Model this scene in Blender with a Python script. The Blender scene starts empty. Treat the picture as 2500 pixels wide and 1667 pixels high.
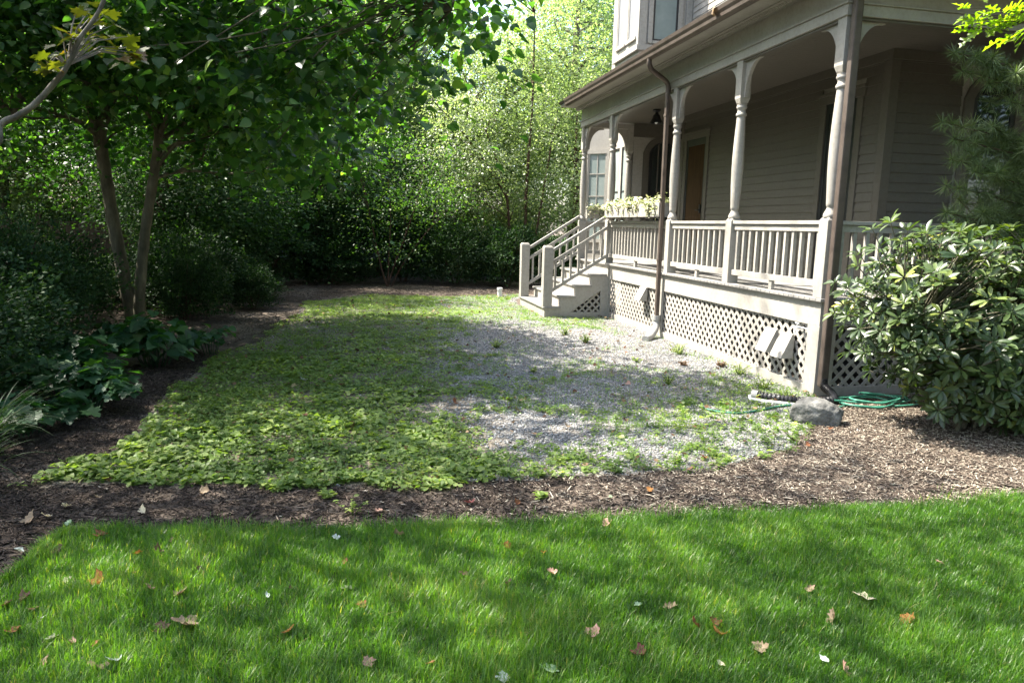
import bpy, bmesh, math, random
import numpy as np
from mathutils import Vector, Matrix
R = math.radians
sc = bpy.context.scene
COL = sc.collection
PI = math.pi

# ------------------------------------------------------------------ camera, sky, sun, exposure
CAM = np.array([-4.51, -6.322, 1.646])
FPX = 1748.721
def _axes():
    yw, pt, rl = R(12.124), R(9.195), R(1.346)
    F = np.array([math.sin(yw)*math.cos(pt), math.cos(yw)*math.cos(pt), -math.sin(pt)])
    Rt = np.array([math.cos(yw), -math.sin(yw), 0]); D = np.cross(F, Rt)
    return F, math.cos(rl)*Rt - math.sin(rl)*D, math.sin(rl)*Rt + math.cos(rl)*D
AF, AR, AD = _axes()
cam = bpy.data.cameras.new('camera'); cam.sensor_width = 36; cam.lens = 36*FPX/2500
cam.clip_start = .05; cam.clip_end = 500
co = bpy.data.objects.new('camera', cam); COL.objects.link(co)
m = Matrix.Identity(4)
for i in range(3):
    m[i][0] = AR[i]; m[i][1] = -AD[i]; m[i][2] = -AF[i]; m[i][3] = CAM[i]
co.matrix_world = m
sc.camera = co

SUN_EL, SUN_AZ = 55.0, 30.0          # height above the horizon; turned from -X towards +Y
S = Vector((-math.cos(R(SUN_AZ))*math.cos(R(SUN_EL)), math.sin(R(SUN_AZ))*math.cos(R(SUN_EL)), math.sin(R(SUN_EL))))
w = bpy.data.worlds.new('World'); sc.world = w; w.use_nodes = True
nt = w.node_tree; bg = nt.nodes['Background']
sky = nt.nodes.new('ShaderNodeTexSky'); sky.sky_type = 'NISHITA'; sky.sun_disc = False
sky.sun_elevation = R(SUN_EL); sky.sun_rotation = math.atan2(S.x, S.y)
sky.dust_density = 3.0; sky.air_density = 1.0
nt.links.new(sky.outputs[0], bg.inputs[0]); bg.inputs[1].default_value = .15
sl = bpy.data.lights.new('sun', 'SUN'); sl.energy = 4.9; sl.angle = R(.53); sl.color = (1, .945, .84)
so = bpy.data.objects.new('sun', sl); COL.objects.link(so); so.location = (-30, 20, 50)
so.rotation_euler = S.to_track_quat('Z', 'Y').to_euler()
sc.view_settings.view_transform = 'Standard'; sc.view_settings.look = 'None'
sc.view_settings.exposure = 2.15; sc.view_settings.gamma = 1
sc.cycles.max_bounces = 7; sc.cycles.diffuse_bounces = 3; sc.cycles.transmission_bounces = 4
sc.cycles.use_denoising = True

# ------------------------------------------------------------------ projection helpers (pixels of the 2500 px photograph to points)
def ray(u, v): return AF + AR*(u-1250)/FPX + AD*(v-833.5)/FPX
def gnd(u, v, z=0.0): q = ray(u, v); return CAM + q*(z-CAM[2])/q[2]
def atY(u, v, y): q = ray(u, v); return CAM + q*(y-CAM[1])/q[1]
def atX(u, v, x): q = ray(u, v); return CAM + q*(x-CAM[0])/q[0]

# ------------------------------------------------------------------ tagging
def tag(o, label=None, cat=None, group=None, kind=None):
    if label: o['label'] = label
    if cat: o['category'] = cat
    if group: o['group'] = group
    if kind: o['kind'] = kind
    return o
def empty(name, loc=(0, 0, 0), rz=0, label=None, cat=None, group=None):
    o = bpy.data.objects.new(name, None); COL.objects.link(o); o.location = loc; o.rotation_euler.z = rz
    o.empty_display_size = .1
    return tag(o, label, cat, group)
def link(name, me, mat=None, parent=None, bevel=0):
    o = bpy.data.objects.new(name, me); COL.objects.link(o)
    if mat: me.materials.append(mat)
    if parent: o.parent = parent
    if bevel:
        b = o.modifiers.new('bevel', 'BEVEL'); b.width = bevel; b.segments = 2; b.limit_method = 'ANGLE'; b.angle_limit = R(40)
        b.harden_normals = False
    return o
def copy_tree(o, parent=None):
    c = o.copy(); COL.objects.link(c); c.parent = parent
    for ch in list(o.children): copy_tree(ch, c)
    return c

# ------------------------------------------------------------------ materials
def new_mat(name):
    mt = bpy.data.materials.new(name); mt.use_nodes = True
    n = mt.node_tree.nodes; p = n['Principled BSDF']
    return mt, mt.node_tree, p
def node(nt, t, **kw):
    n = nt.nodes.new(t)
    for k, v in kw.items():
        if k in n.inputs.keys(): n.inputs[k].default_value = v
        else: setattr(n, k, v)
    return n
def ramp(nt, fac, stops):
    r = nt.nodes.new('ShaderNodeValToRGB'); e = r.color_ramp.elements
    while len(e) < len(stops): e.new(.5)
    for i, (p, c) in enumerate(stops): e[i].position = p; e[i].color = (*c, 1)
    nt.links.new(fac, r.inputs[0]); return r.outputs[0]
def noise(nt, scale, detail=4, rough=.55, vec=None, stretch=None):
    n = node(nt, 'ShaderNodeTexNoise', Scale=scale, Detail=detail, Roughness=rough)
    if vec is None:
        g = nt.nodes.new('ShaderNodeNewGeometry'); vec = g.outputs['Position']
    if stretch:
        mp = nt.nodes.new('ShaderNodeMapping'); mp.inputs['Scale'].default_value = stretch
        nt.links.new(vec, mp.inputs['Vector']); vec = mp.outputs[0]
    nt.links.new(vec, n.inputs['Vector']); return n.outputs['Fac']
def bump(nt, p, h, strength=.3, dist=.01):
    b = node(nt, 'ShaderNodeBump', Strength=strength, Distance=dist)
    nt.links.new(h, b.inputs['Height']); nt.links.new(b.outputs[0], p.inputs['Normal']); return b
def mottled(name, stops, scale=6, rough=.6, bscale=60, bstr=.15, spec=.4, metal=0, stretch=None, bdist=.004):
    mt, nt, p = new_mat(name)
    f = noise(nt, scale, 5, .6, stretch=stretch)
    nt.links.new(ramp(nt, f, stops), p.inputs['Base Color'])
    p.inputs['Roughness'].default_value = rough; p.inputs['Specular IOR Level'].default_value = spec
    p.inputs['Metallic'].default_value = metal
    bump(nt, p, noise(nt, bscale, 3, stretch=stretch), bstr, bdist)
    return mt
def leaf_mat(name, stops, trans=(.35, .5, .05), tf=.35, rough=.45, spec=.35, attr='tint'):
    mt, nt, p = new_mat(name)
    a = node(nt, 'ShaderNodeAttribute', attribute_name=attr)
    c = ramp(nt, a.outputs['Fac'], stops)
    nt.links.new(c, p.inputs['Base Color'])
    p.inputs['Roughness'].default_value = rough; p.inputs['Specular IOR Level'].default_value = spec
    t = nt.nodes.new('ShaderNodeBsdfTranslucent')
    mx = node(nt, 'ShaderNodeMix', data_type='RGBA', blend_type='MULTIPLY'); mx.inputs[0].default_value = 1
    hs = node(nt, 'ShaderNodeHueSaturation', Value=6.0, Saturation=1.0)
    nt.links.new(c, hs.inputs['Color'])
    nt.links.new(hs.outputs[0], mx.inputs[6]); mx.inputs[7].default_value = (*trans, 1)
    nt.links.new(mx.outputs[2], t.inputs['Color'])
    ms = nt.nodes.new('ShaderNodeMixShader'); ms.inputs[0].default_value = tf
    nt.links.new(p.outputs[0], ms.inputs[1]); nt.links.new(t.outputs[0], ms.inputs[2])
    out = nt.nodes['Material Output']; nt.links.new(ms.outputs[0], out.inputs['Surface'])
    return mt

def paint_mat(name, c, var=.08, rough=.45):
    mt, nt, p = new_mat(name)
    f = noise(nt, 1.7, 6, .65, stretch=(1, 1, .35))
    lo = tuple(x*(1-var) for x in c); hi = tuple(x*(1+var) for x in c)
    f2 = noise(nt, 23, 4, .7)
    c1 = ramp(nt, f, [(.3, lo), (.7, hi)])
    mx = node(nt, 'ShaderNodeMix', data_type='RGBA', blend_type='MULTIPLY'); mx.inputs[0].default_value = .5
    nt.links.new(c1, mx.inputs[6]); nt.links.new(ramp(nt, f2, [(.35, (.72, .7, .66)), (.55, (1, 1, 1))]), mx.inputs[7])
    nt.links.new(mx.outputs[2], p.inputs['Base Color'])
    p.inputs['Roughness'].default_value = rough; p.inputs['Specular IOR Level'].default_value = .35
    bump(nt, p, noise(nt, 90, 3, stretch=(1, 1, .2)), .12, .002)
    return mt
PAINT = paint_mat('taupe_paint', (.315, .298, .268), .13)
SHADE_SIDING = paint_mat('shaded_siding_paint', (.1, .091, .075), .1)  # same house paint darkened, with the porch shade put into the colour
SHADE_CEIL = paint_mat('shaded_ceiling_paint', (.115, .105, .088), .08)  # ceiling boards painted darker to carry the shade under the roof
DECKM = paint_mat('deck_paint', (.24, .232, .218), .14, .5)
WHITEP = paint_mat('pale_paint', (.62, .6, .56))
COPPER = mottled('brown_copper', [(.3, (.065, .05, .042)), (.55, (.105, .082, .068)), (.8, (.09, .074, .065))], 5, .5, 40, .1, .4, .35)
ZINC = mottled('grey_pvc', [(.3, (.22, .22, .21)), (.7, (.32, .315, .3))], 9, .55, 40, .1)
DARKM = mottled('dark_frame', [(.3, (.012, .013, .014)), (.7, (.022, .023, .025))], 9, .4, 40, .05)
WOOD = mottled('door_wood', [(.3, (.03, .017, .007)), (.7, (.055, .033, .013))], 8, .75, 50, .1, .12, stretch=(4, 4, .5))
SHINGLE = mottled('roof_shingle', [(.3, (.05, .05, .052)), (.7, (.09, .088, .085))], 20, .85, 60, .3)
BLACKP = mottled('black_plastic', [(.3, (.012, .012, .013)), (.7, (.03, .03, .032))], 9, .4, 40, .05)
WHITEM = mottled('white_plastic', [(.3, (.6, .6, .6)), (.7, (.72, .72, .72))], 9, .4, 40, .05)
def glass_mat():
    mt, nt, p = new_mat('window_glass')
    p.inputs['Base Color'].default_value = (.02, .025, .024, 1)
    p.inputs['Roughness'].default_value = .03; p.inputs['Specular IOR Level'].default_value = .9
    bump(nt, p, noise(nt, 2.2, 2), .06, .02)
    return mt
GLASS = glass_mat()
PANELM = mottled('grey_panel', [(.3, (.16, .165, .175)), (.7, (.19, .195, .2))], 3, .6, 40, .05)
LITPANE = mottled('lit_pane', [(.3, (.17, .21, .20)), (.7, (.23, .27, .255))], 3, .6, 40, .05)  # opaque pane colour that carries the pale light on the glass
BARK = mottled('grey_bark', [(.3, (.05, .046, .032)), (.55, (.11, .10, .068)), (.75, (.19, .18, .125))], 9, .85, 38, .7, .2, stretch=(1, 1, .35), bdist=.012)
BARKL = mottled('pale_bark', [(.3, (.12, .10, .08)), (.55, (.2, .175, .14)), (.75, (.28, .25, .21))], 9, .85, 50, .6, .2, stretch=(1, 1, .5), bdist=.008)
BARKR = mottled('brown_bark', [(.3, (.04, .024, .017)), (.7, (.085, .052, .038))], 9, .9, 38, .7, .2, stretch=(1, 1, .35), bdist=.012)

# ------------------------------------------------------------------ mesh builders
def np_mesh(name, V, Fs, attrs=None, smooth=False):
    """V (n,3); Fs = list of (m,k) index arrays"""
    me = bpy.data.meshes.new(name)
    V = np.asarray(V, np.float32)
    me.vertices.add(len(V)); me.vertices.foreach_set('co', V.ravel())
    tot = np.concatenate([np.full(len(f), f.shape[1], np.int32) for f in Fs])
    lp = np.concatenate([np.asarray(f, np.int32).ravel() for f in Fs])
    st = np.zeros(len(tot), np.int32); st[1:] = np.cumsum(tot)[:-1]
    me.loops.add(len(lp)); me.loops.foreach_set('vertex_index', lp)
    me.polygons.add(len(tot)); me.polygons.foreach_set('loop_start', st); me.polygons.foreach_set('loop_total', tot)
    if smooth: me.polygons.foreach_set('use_smooth', np.ones(len(tot), bool))
    for k, a in (attrs or {}).items():
        at = me.attributes.new(k, 'FLOAT', 'POINT'); at.data.foreach_set('value', np.asarray(a, np.float32))
    me.update(calc_edges=True); me.validate()
    return me

class MB:
    def __init__(s): s.v = []; s.f = []
    def add(s, V, F):
        b = len(s.v); s.v += [tuple(map(float, p)) for p in V]; s.f += [tuple(b+i for i in f) for f in F]; return s
    def box(s, x0, x1, y0, y1, z0, z1):
        V = [(x0, y0, z0), (x1, y0, z0), (x1, y1, z0), (x0, y1, z0), (x0, y0, z1), (x1, y0, z1), (x1, y1, z1), (x0, y1, z1)]
        return s.add(V, [(3, 2, 1, 0), (4, 5, 6, 7), (0, 1, 5, 4), (1, 2, 6, 5), (2, 3, 7, 6), (3, 0, 4, 7)])
    def prism(s, poly, axis, a0, a1):
        """poly: 2D points (counter-clockwise), extruded along axis 'x','y','z' from a0 to a1"""
        def P(p, a):
            return {'x': (a, p[0], p[1]), 'y': (p[0], a, p[1]), 'z': (p[0], p[1], a)}[axis]
        n = len(poly); V = [P(p, a0) for p in poly] + [P(p, a1) for p in poly]
        F = [tuple(range(n))[::-1], tuple(range(n, 2*n))] + [(i, (i+1) % n, n+(i+1) % n, n+i) for i in range(n)]
        return s.add(V, F)
    def bar(s, a, b, wd, ht, up=(0, 0, 1)):
        a = Vector(a); b = Vector(b); d = (b-a).normalized(); u = Vector(up); sd = d.cross(u).normalized(); u = sd.cross(d)
        V = []
        for p in (a, b):
            for i, j in ((-1, -1), (1, -1), (1, 1), (-1, 1)): V.append(p + sd*i*wd/2 + u*j*ht/2)
        return s.add(V, [(3, 2, 1, 0), (4, 5, 6, 7), (0, 1, 5, 4), (1, 2, 6, 5), (2, 3, 7, 6), (3, 0, 4, 7)])
    def tube(s, pts, rad, n=8, cap=True):
        pts = [Vector(p) for p in pts]
        if not hasattr(rad, '__len__'): rad = [rad]*len(pts)
        V = []; F = []; u = None
        for i, p in enumerate(pts):
            d = (pts[min(i+1, len(pts)-1)] - pts[max(i-1, 0)]).normalized()
            if u is None:
                u = d.orthogonal().normalized()
            u = (u - d*u.dot(d)).normalized(); v = d.cross(u)
            for k in range(n):
                a = 2*PI*k/n; V.append(p + (u*math.cos(a)+v*math.sin(a))*rad[i])
        for i in range(len(pts)-1):
            for k in range(n):
                F.append((i*n+k, i*n+(k+1) % n, (i+1)*n+(k+1) % n, (i+1)*n+k))
        if cap: F += [tuple(range(n))[::-1], tuple(range((len(pts)-1)*n, len(pts)*n))]
        return s.add(V, F)
    def lathe(s, prof, cx, cy, n=16):
        V = []; F = []
        for r, z in prof:
            for k in range(n): a = 2*PI*(k+.5)/n; V.append((cx+r*math.cos(a), cy+r*math.sin(a), z))
        for i in range(len(prof)-1):
            for k in range(n): F.append((i*n+k, i*n+(k+1) % n, (i+1)*n+(k+1) % n, (i+1)*n+k))
        F += [tuple(range(n))[::-1], tuple(range((len(prof)-1)*n, len(prof)*n))]
        return s.add(V, F)
    def build(s, name, mat, parent=None, bevel=0, smooth=False):
        me = bpy.data.meshes.new(name); me.from_pydata(s.v, [], s.f); me.update()
        if smooth:
            me.polygons.foreach_set('use_smooth', [True]*len(me.polygons))
            me.set_sharp_from_angle(angle=R(50))
        return link(name, me, mat, parent, bevel)
def smooth_path(pts, n=6):
    P = [Vector(p) for p in pts]; out = []
    for i in range(len(P)-1):
        a = P[max(i-1, 0)]; b = P[i]; c = P[i+1]; d = P[min(i+2, len(P)-1)]
        for k in range(n):
            t = k/n; out.append(.5*((2*b)+(c-a)*t+(2*a-5*b+4*c-d)*t*t+(3*b-a-3*c+d)*t**3))
    return out+[P[-1]]

# leaf templates: (verts (k,3) along/across/normal, list of face arrays)
def tmpl(us, ws, fold=.35, droop=.15):
    n = len(us); V = []
    for u in us: V.append((u, 0, -droop*u*u))
    for i in range(1, n-1): V.append((us[i], ws[i], fold*ws[i]-droop*us[i]**2))
    for i in range(1, n-1): V.append((us[i], -ws[i], fold*ws[i]-droop*us[i]**2))
    L = lambda i: n+i-1
    Q = lambda i: n+(n-2)+i-1
    tri = [(0, 1, L(1)), (0, Q(1), 1), (n-2, n-1, L(n-2)), (n-2, Q(n-2), n-1)]; quad = []
    for i in range(1, n-2):
        quad += [(i, i+1, L(i+1), L(i)), (i+1, i, Q(i), Q(i+1))]
    return np.array(V), [np.array(tri)] + ([np.array(quad)] if quad else [])
def tmpl_outline(half, fold=.25, droop=.12):
    """half outline points (u,v>0) from base to tip, lobed leaf as two n-gons folded on the midrib"""
    k = len(half); us = [h[0] for h in half]
    V = [(0, 0, 0), (.5, 0, -droop*.25), (1, 0, -droop)]
    V += [(u, v, fold*v*.6-droop*u*u) for u, v in half] + [(u, -v, fold*v*.6-droop*u*u) for u, v in half]
    a = [0, 1, 2] + [3+i for i in range(k)][::-1]
    b = [2, 1, 0] + [3+k+i for i in range(k)]
    return np.array(V), [np.array([a, b])]
T_DIAM = (np.array([(0, 0, 0), (.45, .33, .08), (1, 0, -.1), (.45, -.33, .08)], float), [np.array([(0, 2, 1), (0, 3, 2)])])
T_OVAL = tmpl([0, .3, .65, 1], [0, .27, .25, 0])
T_HEART = tmpl([0, .06, .28, .55, .8, 1], [0, .28, .48, .42, .2, 0], .22, .25)
T_RHODO = tmpl([0, .12, .4, .7, .9, 1], [0, .04, .14, .165, .09, 0], .3, .18)
T_WEED = tmpl([0, .35, .65, .88, 1], [0, .1, .3, .24, 0], .3, .25)
T_MAPLE = tmpl_outline([(.0, .12), (-.12, .42), (.16, .36), (.3, .66), (.42, .44), (.62, .5), (.58, .2), (.8, .22)])
T_OAK = tmpl_outline([(.12, .06), (.2, .3), (.3, .28), (.3, .08), (.42, .1), (.52, .46), (.62, .42), (.58, .1), (.72, .1), (.82, .28), (.86, .1)], .3, .2)
T_NEEDLE = (np.array([(0, .018, 0), (0, -.018, 0), (.6, .013, -.04), (.6, -.013, -.04), (1, 0, -.12)], float), [np.array([(0, 1, 3, 2)]), np.array([(2, 3, 4)])])

def unit(a): return a/np.maximum(np.linalg.norm(a, axis=-1, keepdims=True), 1e-9)
def leaf_mesh(name, P, A, N, Sz, T, tint, smooth=False):
    V0, F0 = T; k = len(V0); n = len(P)
    A = unit(np.asarray(A, float)); B = unit(np.cross(N, A)); N = np.cross(A, B)
    Sz = np.asarray(Sz, float).reshape(-1, 1, 1)
    W = P[:, None, :] + Sz*(V0[None, :, 0:1]*A[:, None, :] + V0[None, :, 1:2]*B[:, None, :] + V0[None, :, 2:3]*N[:, None, :])
    off = (np.arange(n)*k)[:, None, None]
    Fs = [(f[None] + off).reshape(-1, f.shape[1]) for f in F0]
    return np_mesh(name, W.reshape(-1, 3), Fs, {'tint': np.repeat(tint, k)}, smooth)

def vnoise(P, scale, seed):
    """cheap smooth value noise on points (n,d)"""
    rg = np.random.default_rng(seed); tab = rg.random(4096)
    Q = np.asarray(P)*scale + 1000; i = np.floor(Q).astype(np.int64); f = Q-i; f = f*f*(3-2*f); d = Q.shape[1]; out = 0
    pr = [73856093, 19349663, 83492791]
    for c in range(2**d):
        bits = [(c >> b) & 1 for b in range(d)]; h = 0; wt = 1
        for b in range(d):
            h = h ^ ((i[:, b]+bits[b])*pr[b]); wt = wt*(f[:, b] if bits[b] else 1-f[:, b])
        out = out + wt*tab[h % 4096]
    return out

# ------------------------------------------------------------------ ground sheets
def ground_mats():
    # mulch / soil
    mt, nt, p = new_mat('mulch_soil')
    f = noise(nt, 75, 8, .8, stretch=(1, 2.0, 1)); g = noise(nt, .9, 5, .6)
    c1 = ramp(nt, f, [(.3, (.02, .015, .012)), (.5, (.055, .042, .033)), (.68, (.12, .095, .075))])
    c2 = ramp(nt, f, [(.3, (.06, .047, .037)), (.5, (.16, .127, .1)), (.68, (.32, .265, .215))])
    mx = node(nt, 'ShaderNodeMix', data_type='RGBA'); nt.links.new(ramp(nt, g, [(.4, (0, 0, 0)), (.6, (1, 1, 1))]), mx.inputs[0])
    nt.links.new(c1, mx.inputs[6]); nt.links.new(c2, mx.inputs[7]); nt.links.new(mx.outputs[2], p.inputs['Base Color'])
    p.inputs['Roughness'].default_value = .95; p.inputs['Specular IOR Level'].default_value = .15
    bump(nt, p, noise(nt, 60, 6, .7, stretch=(1, 2, 1)), .9, .02)
    mul = mt
    mt, nt, p = new_mat('gravel')
    v = node(nt, 'ShaderNodeTexVoronoi', Scale=62.0, Randomness=1.0)
    ge = nt.nodes.new('ShaderNodeNewGeometry'); nt.links.new(ge.outputs['Position'], v.inputs['Vector'])
    sp = nt.nodes.new('ShaderNodeSeparateColor'); nt.links.new(v.outputs['Color'], sp.inputs[0])
    cs = ramp(nt, sp.outputs[0], [(0, (.13, .13, .128)), (.45, (.25, .25, .246)), (.8, (.38, .376, .365)), (1, (.56, .55, .53))])
    dk = ramp(nt, v.outputs['Distance'], [(.25, (1, 1, 1)), (.75, (.25, .22, .19))])
    mx = node(nt, 'ShaderNodeMix', data_type='RGBA', blend_type='MULTIPLY'); mx.inputs[0].default_value = 1
    nt.links.new(cs, mx.inputs[6]); nt.links.new(dk, mx.inputs[7])
    g = noise(nt, 1.3, 6, .65)
    m2 = node(nt, 'ShaderNodeMix', data_type='RGBA'); 
    sx = nt.nodes.new('ShaderNodeSeparateXYZ'); nt.links.new(ge.outputs['Position'], sx.inputs[0])
    mr = node(nt, 'ShaderNodeMapRange'); mr.inputs['From Min'].default_value = -3.2; mr.inputs['From Max'].default_value = -4.7; mr.inputs['To Max'].default_value = .42; nt.links.new(sx.outputs[0], mr.inputs['Value'])
    ad = node(nt, 'ShaderNodeMath', operation='ADD'); nt.links.new(g, ad.inputs[0]); nt.links.new(mr.outputs[0], ad.inputs[1])
    nt.links.new(ramp(nt, ad.outputs[0], [(.5, (0, 0, 0)), (.72, (.95, .95, .95))]), m2.inputs[0])
    nt.links.new(mx.outputs[2], m2.inputs[6]); m2.inputs[7].default_value = (.13, .105, .075, 1)
    nt.links.new(m2.outputs[2], p.inputs['Base Color']); p.inputs['Roughness'].default_value = .85
    inv = node(nt, 'ShaderNodeMath', operation='SUBTRACT'); inv.inputs[0].default_value = 1; nt.links.new(v.outputs['Distance'], inv.inputs[1])
    bump(nt, p, inv.outputs[0], 1.0, .012)
    gr = mt
    lw = mottled('lawn_soil', [(.3, (.02, .03, .01)), (.7, (.045, .06, .018))], 14, .95, 40, .6, .1)
    return mul, gr, lw
MULCH, GRAVEL, LAWNS = ground_mats()

def pip(x, y, poly):
    n = len(poly); c = np.zeros(len(x), bool); j = n-1
    for i in range(n):
        xi, yi = poly[i]; xj, yj = poly[j]
        k = ((yi > y) != (yj > y)) & (x < (xj-xi)*(y-yi)/(yj-yi+1e-12)+xi); c ^= k; j = i
    return c
def wavy(poly, amp=.05, step=.12, seed=1, lock=()):
    rg = random.Random(seed); out = []
    for i, (a, b) in enumerate(zip(poly, poly[1:]+poly[:1])):
        L = math.dist(a, b); n = max(1, int(L/step))
        for k in range(n):
            t = k/n; q = 0 if i in lock else amp
            out.append((a[0]+(b[0]-a[0])*t+rg.uniform(-q, q), a[1]+(b[1]-a[1])*t+rg.uniform(-q, q)))
    return out
def sheet(name, poly, z, mat):
    me = bpy.data.meshes.new(name); bm = bmesh.new()
    bm.faces.new([bm.verts.new((x, y, z)) for x, y in poly]); bmesh.ops.triangulate(bm, faces=bm.faces[:]); bm.to_mesh(me); bm.free()
    o = link(name, me, mat); tag(o, kind='structure'); return o
me = np_mesh('ground', [(-150, -90, 0), (150, -90, 0), (150, 210, 0), (-150, 210, 0)], [np.array([(0, 1, 2, 3)])])
tag(link('ground', me, MULCH), kind='structure')

LAWN = [tuple(gnd(u_, v_)[:2]) for u_, v_ in ((-260, 1620), (-110, 1520), (-5, 1445), (60, 1400), (115, 1345), (165, 1315), (300, 1300), (700, 1300), (1250, 1284), (1700, 1260), (2000, 1253), (2200, 1245), (2500, 1220), (2800, 1195), (3300, 1150))] + [(2.8, -9), (-8.5, -9), (-8.5, -4.6)]
DRIVE = [(-6.4, -1.62), (-5.71, -1.72), (-4.96, -1.9), (-4.21, -1.92), (-3.41, -1.93), (-2.1, -1.93), (-1.3, -1.6), (-.8, -1.1), (-.35, -.55), (-.02, -.12), (-.02, 6.2), (-1.25, 6.2), (-1.25, 8.6), (-.7, 10.6), (-2.7, 9.8), (-4.3, 10.3), (-5.6, 8.7), (-5.6, 6.4), (-5.8, 4.0), (-6.2, 2.6), (-6.3, .4), (-6.2, -.75)]
sheet('lawn', wavy(LAWN, .03, .1, 3, (14, 15, 16, 17)), .004, LAWNS)
sheet('gravel_drive', wavy(DRIVE, .06, .12, 4, (9, 10, 11)), .004, GRAVEL)

GREENG = mottled('far_grass', [(.3, (.02, .04, .012)), (.6, (.05, .085, .025)), (.8, (.08, .11, .04))], 3, .95, 30, .8, .1)
sheet('far_grass', [(-60, 16.4), (40, 16.4), (60, 120), (-90, 120)], .004, GREENG)
sheet('side_grass', [(-60, 8), (-12.3, 8), (-12.3, 16.39), (-60, 16.39)], .004, GREENG)
# plant cover of the drive, 0..1, interpolated from what grows where
_cv = [(300, 1150, 1), (600, 1150, 1), (900, 1100, 1), (1050, 1150, .95), (1150, 1120, .75), (1250, 1080, .2), (1400, 1135, .75), (1250, 1150, .9), (1300, 1020, .22), (1450, 1000, .45), (1400, 1060, .25), (1600, 1100, .3), (1750, 1060, .62), (1700, 1130, .8), (1850, 1050, .85), (1950, 1030, .85), (1150, 1010, .3), (1000, 950, .85), (900, 900, .9), (1080, 850, .55), (1200, 850, .25), (1250, 800, .22), (1400, 840, .08), (1500, 850, .1), (1600, 880, .08), (1700, 920, .2), (1850, 965, .5), (1400, 790, .55), (1300, 770, .6), (1150, 760, .8), (1000, 750, .95), (900, 780, .9), (850, 830, .7), (700, 920, 1), (560, 900, .95), (640, 850, .5), (640, 800, .35), (760, 790, .5), (640, 760, .4), (760, 750, .7), (500, 1000, 1), (400, 1080, 1), (1550, 800, .05), (1450, 950, .35), (1550, 960, .4), (1350, 920, .3), (1500, 1080, .35), (1100, 940, .5), (1800, 1000, .6), (1650, 1000, .45), (1200, 930, .25)]
_cg = np.array([list(gnd(u, v)[:2])+[c] for u, v, c in _cv])
def cover(x, y):
    d2 = (x[:, None]-_cg[None, :, 0])**2 + ((y[:, None]-_cg[None, :, 1])*.7)**2 + .02
    wt = 1/d2**1.6; return (wt*_cg[None, :, 2]).sum(1)/wt.sum(1)
def cover_big(x, y): return np.concatenate([cover(x[i:i+20000], y[i:i+20000]) for i in range(0, len(x), 20000)])
def scatter(rg, poly, n, pad=0):
    P = np.array(poly); lo = P.min(0); hi = P.max(0)
    x = rg.uniform(lo[0], hi[0], n); y = rg.uniform(lo[1], hi[1], n); k = pip(x, y, poly); return x[k], y[k]
def wob(x, y, k=1.0):
    P_ = np.stack([x, y], 1); far_ = np.clip((-x-.3)/.8, 0, 1)
    dx = (vnoise(P_, 1.1, 301)-.5)*.5+(vnoise(P_, 4, 302)-.5)*.22; dy = (vnoise(P_, 1.3, 303)-.5)*.34+(vnoise(P_, 5, 304)-.5)*.2
    return x+dx*far_*k, y+dy*far_*k
def up_rand(rg, n, tilt=.5):
    v = rg.normal(0, tilt, (n, 3)); v[:, 2] = 1; return unit(v)
def horiz(rg, n, z=0.0, zs=.0):
    a = rg.uniform(0, 2*PI, n); return np.stack([np.cos(a), np.sin(a), z+rg.normal(0, zs, n)], 1)

# ------------------------------------------------------------------ lawn grass
GRASSM = leaf_mat('grass_blade', [(0, (.028, .074, .011)), (.5, (.064, .138, .02)), (.85, (.118, .192, .038)), (.97, (.19, .21, .07)), (1, (.28, .24, .12))], (.54, .6, .12), .42, .38, .45)
def blades(name, x, y, h, wd, rg, tint, bend=.5):
    n = len(x); a = rg.uniform(0, 2*PI, n); d = np.stack([np.cos(a), np.sin(a)], 1); s = np.stack([-d[:, 1], d[:, 0]], 1)
    ln = np.abs(rg.normal(0, bend, n))+.08; P = np.stack([x, y], 1); out = []
    for t, wf in ((0, .8), (.4, 1), (.75, .65), (1, 0)):
        off = ln*(t**1.8)*h; zz = h*t*(1-.28*ln*t)
        c = P + d*off[:, None]
        if wf > 0:
            for sg in (-1, 1): q = c + s*(sg*wf*wd/2)[:, None]; out.append(np.column_stack([q, zz+.003]))
        else: out.append(np.column_stack([c, zz+.003]))
    V = np.stack(out, 1).reshape(-1, 3); o = (np.arange(n)*7)[:, None]
    return np_mesh(name, V, [np.concatenate([np.array([0, 1, 3, 2])+o, np.array([2, 3, 5, 4])+o]), np.array([4, 5, 6])+o], {'tint': np.repeat(tint, 7)})
rg = np.random.default_rng(11)
vis = LAWN[2:14]+[(1.0, -3.4), (-1.4, -4.5), (-5.7, -4.3), (-6.6, -3.9)]
x1, y1 = scatter(rg, vis, 520000); x2, y2 = scatter(rg, LAWN, 60000)
E_ = np.array(LAWN[1:14]); q_ = rg.uniform(0, len(E_)-1.001, 9000); i_ = q_.astype(int); f_ = (q_-i_)[:, None]; Q_ = E_[i_]*(1-f_)+E_[i_+1]*f_; Q_[:, 1] += np.abs(rg.normal(0, .05, 9000))*(.3+1.4*vnoise(Q_, 5, 3))
x = np.concatenate([x1, x2, Q_[:, 0]]); y = np.concatenate([y1, y2, Q_[:, 1]]); n = len(x)
P2 = np.stack([x, y], 1); nz = vnoise(P2, 3.0, 5); nz2 = vnoise(P2, 11, 6)
keep = rg.random(n) < .55+.6*nz2; x, y, nz = x[keep], y[keep], nz[keep]; n = len(x)
h = rg.uniform(.03, .075, n)*(.75+.55*nz); tint = np.clip(rg.normal(.42, .2, n)+(nz-.5)*.5, 0, 1)
dry = rg.random(n) < .025; tint[dry] = rg.uniform(.93, 1, dry.sum())
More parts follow.
